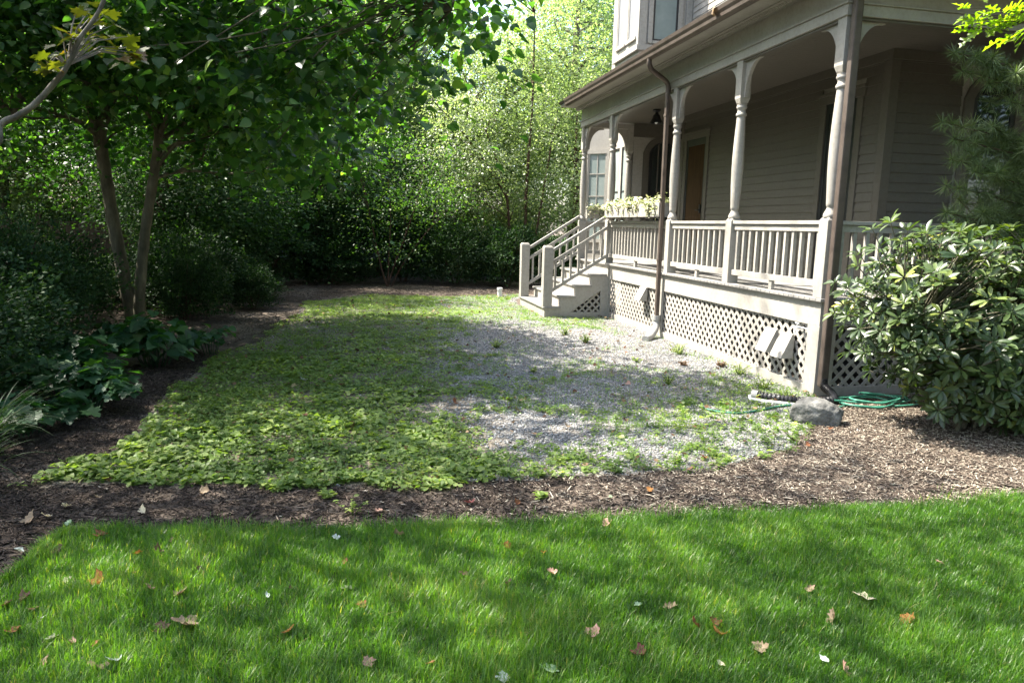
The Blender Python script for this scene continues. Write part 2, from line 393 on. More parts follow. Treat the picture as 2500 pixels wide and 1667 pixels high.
g_o = link('lawn_grass', blades('lawn_grass', x, y, h, rg.uniform(.0016, .0036, n), rg, tint, .55), GRASSM)
tag(g_o, 'fresh green lawn grass filling the foreground', 'grass', kind='stuff')

# ------------------------------------------------------------------ gravel stones, mulch chips
STONE = leaf_mat('gravel_stone', [(0, (.11, .11, .108)), (.4, (.23, .23, .228)), (.75, (.38, .376, .365)), (1, (.6, .58, .55))], (0, 0, 0), 0, .7, .3)
rg = np.random.default_rng(12)
x, y = scatter(rg, DRIVE, 150000); cv = cover_big(x, y); P2 = np.stack([x, y], 1)
dirt = vnoise(P2, 1.2, 9)*.6+vnoise(P2, 3.5, 10)*.4+.5*np.clip((-3.4-x)/1.2, 0, 1)
k = (rg.random(len(x)) < (1.05-cv)*np.clip(1.6-1.5*dirt, .15, 1)); x, y = x[k], y[k]; n = len(x)
oc = np.array([(1, 0, 0), (-1, 0, 0), (0, 1, 0), (0, -1, 0), (0, 0, 1), (0, 0, -1)], float)
of = np.array([(0, 2, 4), (2, 1, 4), (1, 3, 4), (3, 0, 4), (2, 0, 5), (1, 2, 5), (3, 1, 5), (0, 3, 5)])
sz = rg.uniform(.005, .0125, (n, 1, 1))*np.stack([rg.uniform(.8, 1.5, n), rg.uniform(.7, 1.2, n), rg.uniform(.45, .8, n)], 1)[:, None, :]
Q = oc[None]*sz + rg.normal(0, .0022, (n, 6, 3)); a = rg.uniform(0, PI, n); ca, sa = np.cos(a)[:, None], np.sin(a)[:, None]
Q = np.stack([Q[:, :, 0]*ca-Q[:, :, 1]*sa, Q[:, :, 0]*sa+Q[:, :, 1]*ca, Q[:, :, 2]], 2)
Q += np.stack([x, y, np.full(n, .006)+rg.uniform(0, .004, n)], 1)[:, None, :]
me = np_mesh('gravel_stones', Q.reshape(-1, 3), [(of[None]+(np.arange(n)*6)[:, None, None]).reshape(-1, 3)], {'tint': np.repeat(np.clip(rg.normal(.45, .25, n), 0, 1), 6)})
tag(link('gravel_stones', me, STONE), 'loose grey crushed stone on the drive beside the porch', 'gravel', kind='stuff')

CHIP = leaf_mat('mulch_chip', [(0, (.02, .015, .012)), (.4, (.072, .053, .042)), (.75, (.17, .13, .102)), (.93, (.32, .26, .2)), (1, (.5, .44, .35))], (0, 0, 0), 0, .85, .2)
def chips(name, x, y, rg, light, label):
    n = len(x); L = rg.uniform(.005, .02, n)*rg.choice([1, 1, 1.7], n); W = rg.uniform(.002, .006, n)
    A = unit(horiz(rg, n, 0, .22)); N = up_rand(rg, n, .35)
    T = (np.array([(-1, -.5, 0), (-1, .5, .0), (1, .6, 0), (1, -.4, 0), (-.8, 0, 1), (.8, .1, 1)], float), [np.array([(0, 1, 2, 3), (4, 5, 3, 0)[::-1], (5, 4, 1, 2)[::-1]]), np.array([(0, 1, 4), (2, 3, 5)])])
    B = unit(np.cross(N, A)); N = np.cross(A, B); V0 = T[0]
    Pp = np.stack([x, y, rg.uniform(.001, .012, n)], 1)
    Wd = Pp[:, None]+V0[None, :, 0:1]*(L[:, None]*A)[:, None]+V0[None, :, 1:2]*(W[:, None]*B*2)[:, None]+V0[None, :, 2:3]*(W[:, None]*.6*N)[:, None]
    off = (np.arange(n)*6)[:, None, None]; Fs = [(f[None]+off).reshape(-1, f.shape[1]) for f in T[1]]
    me = np_mesh(name, Wd.reshape(-1, 3), Fs, {'tint': np.repeat(np.clip(rg.normal(light, .2, n), 0, 1), 6)})
    return tag(link(name, me, CHIP), label, 'mulch', kind='stuff')
rg = np.random.default_rng(13)
STRIP = [(-7.6, -3.9), (-7.6, 1.0), (-6.5, 3.2), (-6.2, 2.5), (-6.3, .4), (-6.2, -.75), (-6.4, -1.6), (-5.7, -1.7), (-4.9, -1.88), (-3.4, -1.92), (-2.1, -1.92), (-1.3, -1.6), (-.8, -1.1), (-.3, -.5), (0.05, -.1), (2.6, -.1)]+LAWN[1:14][::-1]
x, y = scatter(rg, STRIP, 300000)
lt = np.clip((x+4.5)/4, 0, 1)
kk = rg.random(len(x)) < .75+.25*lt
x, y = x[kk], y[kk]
dark = x < -3.2+rg.normal(0, .9, len(x))  # darker chips to the left, paler ones to the right
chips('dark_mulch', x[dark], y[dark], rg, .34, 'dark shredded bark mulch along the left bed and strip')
chips('pale_mulch', x[~dark], y[~dark], rg, .8, 'paler brown mulch around the rhododendron')
rg = np.random.default_rng(14)
BACKB = [(-8, 3), (-6.4, 3), (-5.3, 6.5), (-5.4, 8.9), (-4.3, 10.6), (-2.6, 10.1), (-.6, 10.9), (-.6, 14), (-9, 14)]
x, y = scatter(rg, BACKB, 40000); chips('leaf_litter', x, y, rg, .42, 'brown litter under the shrubs at the back of the drive')

# ------------------------------------------------------------------ weeds covering the drive
WEEDM = leaf_mat('weed_leaf', [(0, (.048, .08, .02)), (.5, (.105, .162, .04)), (.85, (.165, .22, .06)), (1, (.24, .28, .09))], (.52, .56, .18), .33, .5, .3)
rg = np.random.default_rng(15)
def rosettes(x, y, nl, size, rg, zup=.35):
    n = len(x); k = nl; a = rg.uniform(0, 2*PI, (n, 1))+np.arange(k)[None]*2.4+rg.normal(0, .3, (n, k))
    A = np.stack([np.cos(a), np.sin(a), np.abs(rg.normal(zup, .25, (n, k)))], 2).reshape(-1, 3)
    N = up_rand(rg, n*k, .25); P = np.repeat(np.stack([x, y, np.full(n, .004)], 1), k, 0) + rg.normal(0, .008, (n*k, 3))*[1, 1, .2]
    P[:, 2] = np.abs(P[:, 2])+rg.uniform(0, .03, n*k)
    return P, A, N, np.repeat(size, k)*rg.uniform(.6, 1.2, n*k)
x, y = scatter(rg, DRIVE, 42000); cv = cover_big(x, y); P2 = np.stack([x, y], 1)
fld = vnoise(P2, 1.6, 21)*.4+vnoise(P2, 4.5, 22)*.3+vnoise(P2, 11, 23)*.3+rg.normal(0, .085, len(x))
k = (fld < cv*1.0+.12-.1*(cv < .12)+.5*(cv > .8)) & (rg.random(len(x)) < np.clip(.35+cv, 0, 1)*np.clip((-1.9-x)/1.6, .25, 1)); x, y, cv = x[k], y[k], cv[k]
front = np.clip((1.5-y)/3.5, 0, 1); size = (.026+.026*front*cv)*rg.uniform(.7, 1.25, len(x))
x, y = wob(x, y)
P, A, N, Sz = rosettes(x, y, 6, size, rg)
tn = np.clip(np.repeat(vnoise(np.stack([x, y], 1), 2.2, 24), 6)*.9+rg.normal(.06, .16, len(P)), 0, 1)
x, y = scatter(rg, DRIVE, 150000); cv = cover_big(x, y); P2 = np.stack([x, y], 1)
fld = vnoise(P2, 1.6, 21)*.4+vnoise(P2, 4.5, 22)*.3+vnoise(P2, 11, 23)*.3+rg.normal(0, .085, len(x))
k = (fld < cv*1.0+.02+.45*(cv > .8)) & (rg.random(len(x)) < cv**1.3*np.clip(1.25-y/9, .25, 1)); lush = np.clip((-2.3-x)/1.4, .12, 1)*np.clip(1.1-.5*(y > 6), 0, 1); k = k & (rg.random(len(x)) < lush); x, y, cv = x[k], y[k], cv[k]; n = len(x)
sp_ = vnoise(np.stack([x, y], 1), 1.9, 77)
x, y = wob(x, y); hz_ = rg.uniform(.008, .055, n)*(.5+.6*cv)*(.6+.8*vnoise(np.stack([x, y], 1), 6, 78)); Sz_ = np.where(sp_ > .5, .033, .021)*rg.uniform(.5, 1.35, n)*np.clip(1.25-y*.04, .8, 1.3); T_ = np.clip(.3+.5*sp_+rg.normal(0, .2, n), 0, 1)
ov = rg.random(n) < .3+.5*vnoise(np.stack([x, y], 1), 2.7, 79)
for q_, tp_, nm_, lb_ in ((~ov, T_HEART, 'weed_carpet', 'flat mat of small round leaved weeds covering the left of the drive'), (ov, T_WEED, 'plantain_carpet', 'spoon leaved weeds mixed through the round leaved mat')):
    k_ = int(q_.sum()); sc_ = 1.0 if tp_ is T_HEART else 1.45
    tag(link(nm_, leaf_mesh(nm_, np.stack([x, y, hz_], 1)[q_], horiz(rg, k_, .05, .3), up_rand(rg, k_, .36), Sz_[q_]*sc_, tp_, T_[q_]), WEEDM), lb_, 'weeds', kind='stuff')
xl, yl = scatter(rg, DRIVE, 2600); q_ = rg.random(len(xl)) < .25+.75*cover_big(xl, yl); xl, yl = wob(xl[q_], yl[q_]); k_ = len(xl)
DRYM = leaf_mat('dry_litter', [(0, (.05, .025, .015)), (.5, (.13, .07, .04)), (1, (.28, .2, .12))], (.3, .28, .2), .1, .8, .15)
tag(link('dry_litter', leaf_mesh('dry_litter', np.stack([xl, yl, rg.uniform(.012, .05, k_)], 1), horiz(rg, k_, 0, .3), up_rand(rg, k_, .5), rg.uniform(.015, .05, k_), T_MAPLE, rg.random(k_)), DRYM), 'scraps of dry brown leaf caught in the weeds', 'leaf litter', kind='stuff')
tag(link('weed_cover', leaf_mesh('weed_cover', P, A, N, Sz, T_WEED, tn), WEEDM), 'low broadleaf weeds spreading over the gravel drive', 'weeds', kind='stuff')
x, y = scatter(rg, DRIVE, 170000); cv = cover_big(x, y); P2 = np.stack([x, y], 1)
fld = vnoise(P2, 1.6, 21)*.4+vnoise(P2, 4.5, 22)*.3+vnoise(P2, 11, 23)*.3+rg.normal(0, .085, len(x))
gp = np.clip((x+4.4)/2.2, 0, 1)+np.clip((y-5.5)/2, 0, 1)*.9
k = (fld < cv*.9+.19) & (rg.random(len(x)) < np.clip(gp, .06, 1)*.8); x, y = wob(x[k], y[k]); n = len(x)
tag(link('wild_grass', blades('wild_grass', x, y, rg.uniform(.015, .06, n), rg.uniform(.002, .004, n), rg, np.clip(rg.normal(.62, .2, n), 0, .95), .8), GRASSM), 'thin yellow green grass and moss growing through the gravel', 'grass', kind='stuff')
# ------------------------------------------------------------------ the house with its porch
house = empty('house', (0, 0, 0), 0, 'taupe clapboard house with a raised lattice skirted porch', 'house')
ZD, ZR, ZB = 1.0, 1.77, 3.65
YE = 8.24            # far end of the porch
XW, YW = 1.61, 1.36  # house wall corner behind the porch
XE = 6.5             # how far the porch runs along the near end
# --- lattice skirt
def clip_line(p, d, x0, x1, y0, y1):
    t0, t1 = -1e9, 1e9
    for q, dd, lo, hi in ((p[0], d[0], x0, x1), (p[1], d[1], y0, y1)):
        a, b = (lo-q)/dd, (hi-q)/dd
        if a > b: a, b = b, a
        t0, t1 = max(t0, a), min(t1, b)
    return (t0, t1) if t1-t0 > .03 else None
def lattice(facing, a0, a1, z0, z1, off):
    """slats in the plane of the facade (facing 'x') or of the porch end (facing 'y')"""
    mb = MB(); st = .093*math.sqrt(2)
    for sgn, lay in ((1, 0), (-1, 1)):
        c = a0-(z1-z0)-st
        while c < a1+(z1-z0)+st:
            r_ = clip_line((c, z0 if sgn > 0 else z1), (1, sgn), a0, a1, z0, z1)
            if r_:
                p = [(c+t, (z0 if sgn > 0 else z1)+sgn*t) for t in r_]; o = off+lay*.0085
                if facing == 'x': mb.bar((o, p[0][0], p[0][1]), (o, p[1][0], p[1][1]), .036, .008, (1, 0, 0))
                else: mb.bar((p[0][0], o, p[0][1]), (p[1][0], o, p[1][1]), .036, .008, (0, 1, 0))
            c += st
    return mb.build('lattice_panel', PAINT, house)
for a0, a1 in ((.17, 3.85), (3.98, 6.22)): lattice('x', a0, a1, .07, .74, .03)
lattice('y', .17, 3.05, .07, .74, .03); lattice('y', 3.2, XE, .07, .74, .03)
mb = MB()      # boards round the lattice: fascia, bottom boards, uprights
mb.box(-.004, .022, .0, YE, .715, .958); mb.box(.022, XE, -.004, .022, .715, .958)
mb.box(-.004, .022, .19, 3.83, -.04, .095); mb.box(-.004, .022, 4.0, 6.2, -.04, .095)
mb.box(.19, XE, -.004, .022, -.04, .095)
mb.box(-.0055, .022, -.0055, .19, -.04, .7148); mb.box(.0222, .19, -.0055, .022, -.04, .7148)
mb.box(-.0055, .022, 3.83, 4.0, -.04, .7148); mb.box(-.0055, .022, 6.2, 6.36, -.04, .7148)
mb.box(3.05, 3.2, -.0055, .022, -.04, .7148)
mb.box(.0, .022, 6.36, YE, -.04, .7148)
mb.build('skirt_board', PAINT, house, .003)
mb = MB(); mb.box(.9, 1.0, .9, 8.0, -.05, .93); mb.box(1.0, XE, .9, 1.0, -.05, .93); mb.build('foundation', DARKM, house)
# --- deck
mb = MB(); y = -.05
while y < YE+.03:
    y2 = min(y+.088, YE+.04)
    mb.box(-.05, XE if y2 < YW+.02 else XW+.55, y, y2, .965, ZD+.0008*math.sin(y*40)); y += .092
mb.build('porch_deck', DECKM, house, .006)
mb = MB(); mb.box(-.03, .03, -.03, YE, .9585, .9648); mb.box(.03, XE, -.03, .03, .9585, .9648); mb.build('deck_trim', PAINT, house)
# --- turned posts with brackets
PROF = [(.068, 1.795), (.072, 1.81), (.068, 1.83), (.055, 1.855), (.044, 1.88), (.042, 1.895), (.05, 1.905), (.052, 1.93), (.058, 2.05), (.066, 2.2), (.0705, 2.38), (.070, 2.52), (.064, 2.72), (.056, 2.88), (.05, 2.99), (.048, 3.005), (.06, 3.012), (.064, 3.028), (.06, 3.044), (.05, 3.052), (.047, 3.075), (.053, 3.095), (.062, 3.105), (.063, 3.12), (.056, 3.135), (.062, 3.15)]
W = .143
def bracket(post, x, y, ax, sg):
    """solid quarter bracket springing from the post block to the beam"""
    L, H = .32, .43; poly = [(0, 0), (0, -H)] + [(.028, -H)] + [(.028+(L-.06)*(1-math.cos(a)), -H+.02+(H-.055)*math.sin(a)) for a in np.linspace(0, PI/2, 10)] + [(L, -.035), (L, 0)]
    t = .022
    if ax == 'y':
        P = [(y+sg*a, ZB+b) for a, b in poly]; P = P if sg < 0 else P[::-1]
        q = MB().prism(P[::-1], 'x', x-t, x+t)
    else:
        P = [(x+sg*a, ZB+b) for a, b in poly]
        q = MB().prism(P, 'y', y-t, y+t)
    o = q.build('bracket', PAINT, post)
    bmx = bmesh.new(); bmx.from_mesh(o.data); bmesh.ops.recalc_face_normals(bmx, faces=bmx.faces); bmx.to_mesh(o.data); bmx.free()
def post(x, y, brs, zbot=ZD):
    """x, y: outer near corner of the square block"""
    p = MB(); cx, cy = x+W/2, y+W/2
    b = [(x, y), (x+W, y), (x+W, y+W), (x, y+W)]
    i = .02; t = [(x+i, y+i), (x+W-i, y+i), (x+W-i, y+W-i), (x+i, y+W-i)]
    p.add([(*q, zbot) for q in b]+[(*q, 1.766) for q in b]+[(*q, 1.796) for q in t], [(3, 2, 1, 0), (8, 9, 10, 11)]+[(k*4+j, k*4+(j+1) % 4, k*4+4+(j+1) % 4, k*4+4+j) for k in (0, 1) for j in range(4)])
    o = p.build('porch_post', PAINT, house, .005); p = MB()
    lo = .005; hb = .056
    b0 = [(cx-hb, cy-hb), (cx+hb, cy-hb), (cx+hb, cy+hb), (cx-hb, cy+hb)]; h = W/2-lo
    rings = [(.036, 3.145), (.05, 3.165), (h, 3.215), (h, ZB)]
    V = []; F = []
    for k, (r_, z) in enumerate(rings):
        V += [(cx-r_, cy-r_, z), (cx+r_, cy-r_, z), (cx+r_, cy+r_, z), (cx-r_, cy+r_, z)]
    for k in range(3):
        for j in range(4): F.append((k*4+j, k*4+(j+1) % 4, (k+1)*4+(j+1) % 4, (k+1)*4+j))
    F.append((3, 2, 1, 0)); p.add(V, F)
    p.build('post_block', PAINT, o, .005)
    q = MB().lathe(PROF, cx, cy, 20).build('turned_shaft', PAINT, o, smooth=True)
    for ax, sg in brs:
        if ax == 'y': bracket(o, cx, y+W-lo if sg > 0 else y+lo, 'y', sg)
        else: bracket(o, x+W-lo if sg > 0 else x+lo, cy, 'x', sg)
    return o
XP = -.035
PY = [-.03, 1.85, 3.66, 6.39, 8.10]
post(XP, PY[0], (('y', 1), ('x', 1)))
for yy in PY[1:4]: post(XP, yy, (('y', 1), ('y', -1)))
post(XP, PY[4], (('y', -1), ('x', 1)))
post(.93, PY[4], (('x', -1),))
post(3.0, PY[0], (('x', 1), ('x', -1))); post(6.2, PY[0], (('x', -1),))
# --- railings
def railing(ax, a0, a1, c):
    """ax: the axis it runs along; c: centre line in the other axis"""
    def B(mb, p0, p1, h0, h1, z0, z1):
        if ax == 'y': mb.box(c+h0, c+h1, p0, p1, z0, z1)
        else: mb.box(p0, p1, c+h0, c+h1, z0, z1)
    mb = MB(); B(mb, a0, a1, -.052, .052, 1.727, 1.765); B(mb, a0, a1, -.03, .03, 1.655, 1.722); B(mb, a0, a1, -.02, .02, 1.722, 1.727); B(mb, a0, a1, -.032, .032, 1.105, 1.17)
    n = max(1, round((a1-a0)/2)); 
    for k in range(n): q = a0+(a1-a0)*(k+.5)/n; B(mb, q-.03, q+.03, -.02, .02, ZD+.001, 1.105)
    r_ = mb.build('railing', PAINT, house, .004)
    n = round((a1-a0)/.146)
    for k in range(n):
        q = a0+(a1-a0)*(k+.5)/n; m2 = MB(); B(m2, q-.019, q+.019, -.019, .019, 1.17, 1.655); m2.build('baluster', PAINT, r_)
XC = XP+W/2
for a, b in ((PY[0]+W, PY[1]), (PY[1]+W, PY[2]), (PY[2]+W, PY[3])): railing('y', a, b, XC)
railing('x', XP+W, 3.0, PY[0]+W/2); railing('x', 3.0+W, 6.2, PY[0]+W/2); railing('x', XP+W, .93, PY[4]+W/2)
# --- beam, frieze, cornice
mb = MB()
mb.box(-.048, .12, -.048, YE+.02, ZB, 3.752); mb.box(.12, XE, -.048, .12, ZB, 3.752); mb.box(.12, 1.05, YE-.14, YE+.02, ZB, 3.752)
mb.build('porch_beam', PAINT, house, .004)
mb = MB(); mb.box(-.02, .09, -.02, YE, ZB-.026, ZB-.001); mb.box(.09, XE, -.02, .09, ZB-.026, ZB-.001); mb.build('beam_moulding', SHADE_SIDING, house, .004)
mb = MB()
mb.box(-.035, .1, -.035, YE+.01, 3.772, 4.1); mb.box(.1, XE, -.035, .1, 3.772, 4.1); mb.box(.1, 1.05, YE-.13, YE+.01, 3.772, 4.1)
mb.build('frieze', PAINT, house, .003)
mb = MB()
for x0, z0, z1 in ((-.068, 3.752, 3.764), (-.058, 3.764, 3.772)):
    mb.box(x0, .1, x0, YE+.03, z0, z1); mb.box(.1, XE, x0, .1, z0, z1)
mb.build('frieze_moulding', PAINT, house, .002)
mb = MB(); OV = .43
mb.prism([(-.035, 4.0), (-.08, 4.0), (-.09, 4.02), (-.12, 4.04), (-.12, 4.055), (-OV, 4.062), (-OV, 4.10), (-.035, 4.11)][::-1], 'y', -.12, YE+.2)
mb.build('cornice', PAINT, house)
mb = MB(); mb.box(-.12, XE, -OV, -.0352, 4.0621, 4.1); mb.box(-OV, -.1205, -OV, -.1202, 4.0625, 4.1); mb.box(-.04, XE, -.1, -.0354, 4.0, 4.0618); mb.box(.1, 1.3, YE+.012, YE+.2, 4.03, 4.1)
mb.build('soffit', PAINT, house)
mb = MB(); y = -.06
while y < YE: mb.lathe([(.004, 4.006), (.017, 4.014), (.02, 4.024), (.014, 4.034)], -.062-.032, y, 7); y += .052
mb.build('bead_moulding', PAINT, house, smooth=True); mb = MB(); x = .0
while x < XE: mb.lathe([(.004, 4.006), (.017, 4.014), (.02, 4.024), (.014, 4.034)], x, -.062-.052, 7); x += .052
mb.build('bead_moulding', PAINT, house, smooth=True)
# --- gutter: an ogee trough
G = [(-.43, 4.0), (-.47, 4.0), (-.5, 4.02), (-.505, 4.055), (-.525, 4.09), (-.535, 4.132), (-.52, 4.137), (-.512, 4.12), (-.5, 4.07), (-.43, 4.05)]
mb = MB(); mb.prism(G[::-1], 'y', -.535, 7.9)
mb.prism([(y_, z_) for y_, z_ in G], 'x', -.43, XE)
gut = mb.build('gutter', COPPER, house)
bmx = bmesh.new(); bmx.from_mesh(gut.data); bmesh.ops.recalc_face_normals(bmx, faces=bmx.faces); bmx.to_mesh(gut.data); bmx.free()
# --- porch roof and ceiling
mb = MB(); mb.add([(-.5, -.5, 4.125), (-.5, 8.45, 4.125), (2.2, 8.45, 4.62), (2.2, 1.3, 4.62), (XE, 1.3, 4.62), (XE, -.5, 4.125), (1.6, 1.3, 4.62),
                   (-.43, -.43, 4.101), (-.43, 8.44, 4.101), (2.2, 8.44, 4.5), (2.2, 1.3, 4.5), (XE, 1.3, 4.5), (XE, -.43, 4.101)],
                  [(0, 6, 2, 1), (6, 3, 2), (0, 5, 4, 6), (7, 8, 9, 10), (7, 10, 11, 12), (0, 1, 8, 7), (5, 0, 7, 12), (1, 2, 9, 8)])
mb.build('porch_roof', SHINGLE, house)
mb = MB()
y = .1
while y < YE-.13:
    mb.box(.12, XE if y < YW else 2.3, y, min(y+.0835, YE-.13), 3.775, 3.79); y += .086
mb.box(.0, XE, .0, YE, 3.80, 3.81) if False else mb.box(.11, 2.3, .1, YE-.12, 3.792, 3.80)
mb.box(2.3, XE, .1, YW, 3.792, 3.80)
mb.build('porch_ceiling', SHADE_CEIL, house)
# --- walls: clapboards as real lapped boards
def clap(mb, facing, a0, a1, c, z0, z1, holes=(), e=.115):
    z = z0
    while z < z1-.002:
        zt = min(z+e, z1); segs = [(a0, a1)]
        for h0, h1, hz0, hz1 in holes:
            if zt > hz0+.001 and z < hz1-.001:
                segs = [s2 for s_ in segs for s2 in ((s_[0], min(s_[1], h0)), (max(s_[0], h1), s_[1])) if s2[1]-s2[0] > .004]
        for s0, s1 in segs:
            pr = [(c, z), (c-.017, z), (c-.003, zt), (c, zt)]
            if facing == 'x': mb.prism(pr, 'y', s0, s1)
            else: mb.prism(pr, 'x', s0, s1)
        z += e
def wall_obj(mb, name='wall', mat=None):
    o = mb.build(name, mat or SHADE_SIDING, house)
    bmx = bmesh.new(); bmx.from_mesh(o.data); bmesh.ops.recalc_face_normals(bmx, faces=bmx.faces); bmx.to_mesh(o.data); bmx.free(); return o
D2 = (1.78, 2.62, ZD, 3.42); D1 = (5.80, 6.80, ZD, 3.40)
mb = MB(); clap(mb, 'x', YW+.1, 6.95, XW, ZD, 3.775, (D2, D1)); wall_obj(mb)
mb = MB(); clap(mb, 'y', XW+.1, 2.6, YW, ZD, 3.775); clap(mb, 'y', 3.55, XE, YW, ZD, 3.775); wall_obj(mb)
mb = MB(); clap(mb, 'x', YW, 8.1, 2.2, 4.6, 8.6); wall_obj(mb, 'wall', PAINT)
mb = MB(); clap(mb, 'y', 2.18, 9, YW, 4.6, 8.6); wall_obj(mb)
mb = MB()      # body of the house behind the boards
mb.box(XW+.002, 9, YW+.002, 6.95, -.05, 4.0); mb.box(2.202, 8.9, YW+.003, 8.0, 4.001, 8.6); mb.box(2.2, 9, 6.951, 8.1, -.05, 4.0); mb.box(1.07, 9, 8.102, 9.7, -.05, 8.6)
mb.box(3.2, 9, 9.701, 12.5, -.05, 8.6); mb.prism([(1.072, 9.5), (2.0, 9.5), (2.0, 10.0), (.67, 10.0), (.62, 9.95)], 'z', -.05, 3.9)
mb.build('wall', PAINT, house)
mb = MB(); mb.prism([(1.1, 8.6), (5.2, 11.2), (9.3, 8.6)], 'y', .9, 12.8); mb.build('roof', SHINGLE, house)
mb = MB()      # corner boards, frieze strip under the porch ceiling
mb.box(XW-.022, XW+.1, YW-.022, YW+.1, ZD, 3.66); mb.box(XW-.03, XW+.001, YW-.03, 6.95, 3.662, 3.7745); mb.box(XW+.001, XE, YW-.03, YW+.001, 3.662, 3.7745)
mb.box(XW-.022, XW+.001, 6.85, 6.95, ZD, 3.66)
mb.box(1.05, 2.2, 8.07, 8.1, 3.5, 3.77); mb.box(1.6, 1.63, 8.085, 8.1, ZD, 3.5)
mb.build('corner_board', SHADE_SIDING, house, .003)
# --- doors behind the posts
def door(d, leaf):
    y0, y1, z0, z1 = d; x = XW
    f = MB(); f.box(x-.03, x+.0015, y0, y0+.11, z0, z1-.1); f.box(x-.03, x+.0015, y1-.11, y1, z0, z1-.1); f.box(x-.034, x+.0015, y0-.03, y1+.03, z1-.1, z1); f.box(x-.055, x+.0015, y0-.05, y1+.05, z1, z1+.04)
    o = f.build('door', SHADE_SIDING, house, .003)
    q = MB(); q.box(x-.012, x+.0016, y0+.11, y0+.17, z0, z1-.1); q.box(x-.012, x+.0016, y1-.17, y1-.11, z0, z1-.1); q.box(x-.012, x+.0016, y0+.17, y1-.17, z1-.22, z1-.1); q.build('door_frame', DARKM, o)
    q = MB(); q.box(x-.004, x+.0017, y0+.17, y1-.17, z0, z1-.22)
    if leaf is WOOD:
        for a in (.35, 1.05): q.box(x-.008, x-.0041, y0+.26, y1-.26, z0+a, z0+a+.55)
    q.build('door_leaf', leaf, o, .002)
    return o
d1 = door(D1, WOOD); door(D2, DARKM)
mb = MB().box(XW-.03, XW-.012, 5.99, 6.03, 1.95, 2.1); mb.tube([(XW-.03, 6.01, 2.0), (XW-.07, 6.01, 2.0), (XW-.07, 6.09, 2.0)], .009, 8); mb.build('door_handle', DARKM, d1)
# --- windows
def arch_pts(w_, z0, zs, rise, n=14):
    c = (w_*w_/4+rise*rise)/(2*rise); out = [(-w_/2, z0), (w_/2, z0)]
    for k in range(n+1):
        x = w_/2-w_*k/n; out.append((x, zs+math.sqrt(c*c-x*x)-(c-rise)))
    return out
def arch_window(cx, yw_, w_, z0, zs, rise, pane, rail=True):
    o = MB()
    pts = arch_pts(w_, z0, zs, rise); inn = arch_pts(w_-.12, z0+.06, zs, rise-.02)
    def ring(a, b, y0, y1):
        n = len(a); V = [(cx+p[0], y0, p[1]) for p in a]+[(cx+p[0], y0, p[1]) for p in b]+[(cx+p[0], y1, p[1]) for p in a]+[(cx+p[0], y1, p[1]) for p in b]; F = []
        for i in range(n):
            j = (i+1) % n
            F += [(i, j, n+j, n+i), (2*n+i, i, n+i, 3*n+i) if False else (i, 2*n+i, 2*n+j, j), (n+i, n+j, 3*n+j, 3*n+i)]
        return V, F
    V, F = ring(arch_pts(w_+.26, z0-.001, zs, rise+.11), arch_pts(w_+.001, z0, zs, rise), yw_-.03, yw_+.001); o.add(V, F)
    win = o.build('window', SHADE_SIDING, house)
    q = MB(); q.add(*ring(pts, inn, yw_-.016, yw_+.002))
    if rail: q.box(cx-w_/2+.05, cx+w_/2-.05, yw_-.02, yw_-.0045, (z0+zs)/2-.03, (z0+zs)/2+.03)
    q.build('window_frame', DARKM, win)
    q = MB(); q.prism([(cx+p[0], p[1]) for p in inn], 'y', yw_-.006, yw_-.003); q.build('pane', pane, win)
    return win
arch_window(1.72, 8.1, .62, 1.55, 3.2, .22, GLASS)
arch_window(3.08, YW-.001, .62, 1.45, 3.28, .22, GLASS)
def rect_window(facing, a0, a1, z0, z1, c, pane, trim=.09, muntins=(1, 1), fm=None):
    def B(mb, p0, p1, h0, h1, zz0, zz1):
        if facing == 'x': mb.box(c-h1, c-h0, p0, p1, zz0, zz1)
        else: mb.box(p0, p1, c-h1, c-h0, zz0, zz1)
    o = MB(); B(o, a0-trim, a0, -.001, .03, z0-.05, z1+trim); B(o, a1, a1+trim, -.001, .03, z0-.05, z1+trim); B(o, a0, a1, -.001, .032, z1, z1+trim); B(o, a0, a1, -.001, .05, z0-.06, z0)
    win = o.build('window', PAINT, house, .003)
    q = MB(); f = .04; B(q, a0, a0+f, -.001, .018, z0, z1); B(q, a1-f, a1, -.001, .018, z0, z1); B(q, a0+f, a1-f, -.001, .018, z0, z0+f); B(q, a0+f, a1-f, -.001, .018, z1-f, z1)
    for i in range(1, muntins[0]): xx = a0+(a1-a0)*i/muntins[0]; B(q, xx-.009, xx+.009, .0045, .014, z0+f, z1-f)
    for i in range(1, muntins[1]): zz = z0+(z1-z0)*i/muntins[1]; B(q, a0+f, a1-f, .0042, .016, zz-.012, zz+.012)
    q.build('window_frame', fm or DARKM, win)
    q = MB(); B(q, a0+f, a1-f, -.0005, .004, z0+f, z1-f); q.build('pane', pane, win)
    return win
# windows of the projecting block past the end of the porch
rect_window('x', 8.24, 8.72, 1.5, 3.35, 1.07, LITPANE, .07, (1, 2)); rect_window('x', 8.86, 9.34, 1.5, 3.35, 1.07, LITPANE, .07, (1, 2))
rect_window('x', 8.22, 8.72, 5.5, 8.2, 1.07, PANELM, .08, (1, 1), PAINT); rect_window('x', 8.86, 9.36, 5.5, 8.2, 1.07, PANELM, .08, (1, 1), PAINT)
rect_window('y', 1.34, 1.88, 5.4, 8.2, 8.1, LITPANE, .1)
mb = MB(); mb.box(1.0, 1.061, 8.03, 9.5, 5.2, 5.3); mb.box(1.061, 2.2, 8.03, 8.098, 5.2, 5.3); mb.box(1.03, 1.0602, 8.06, 8.16, 5.3, 8.5); mb.box(1.0602, 1.2, 8.062, 8.0985, 5.3, 8.5); mb.box(2.05, 2.18, 8.062, 8.0985, 5.3, 8.5)
mb.build('block_trim', PAINT, house, .003)
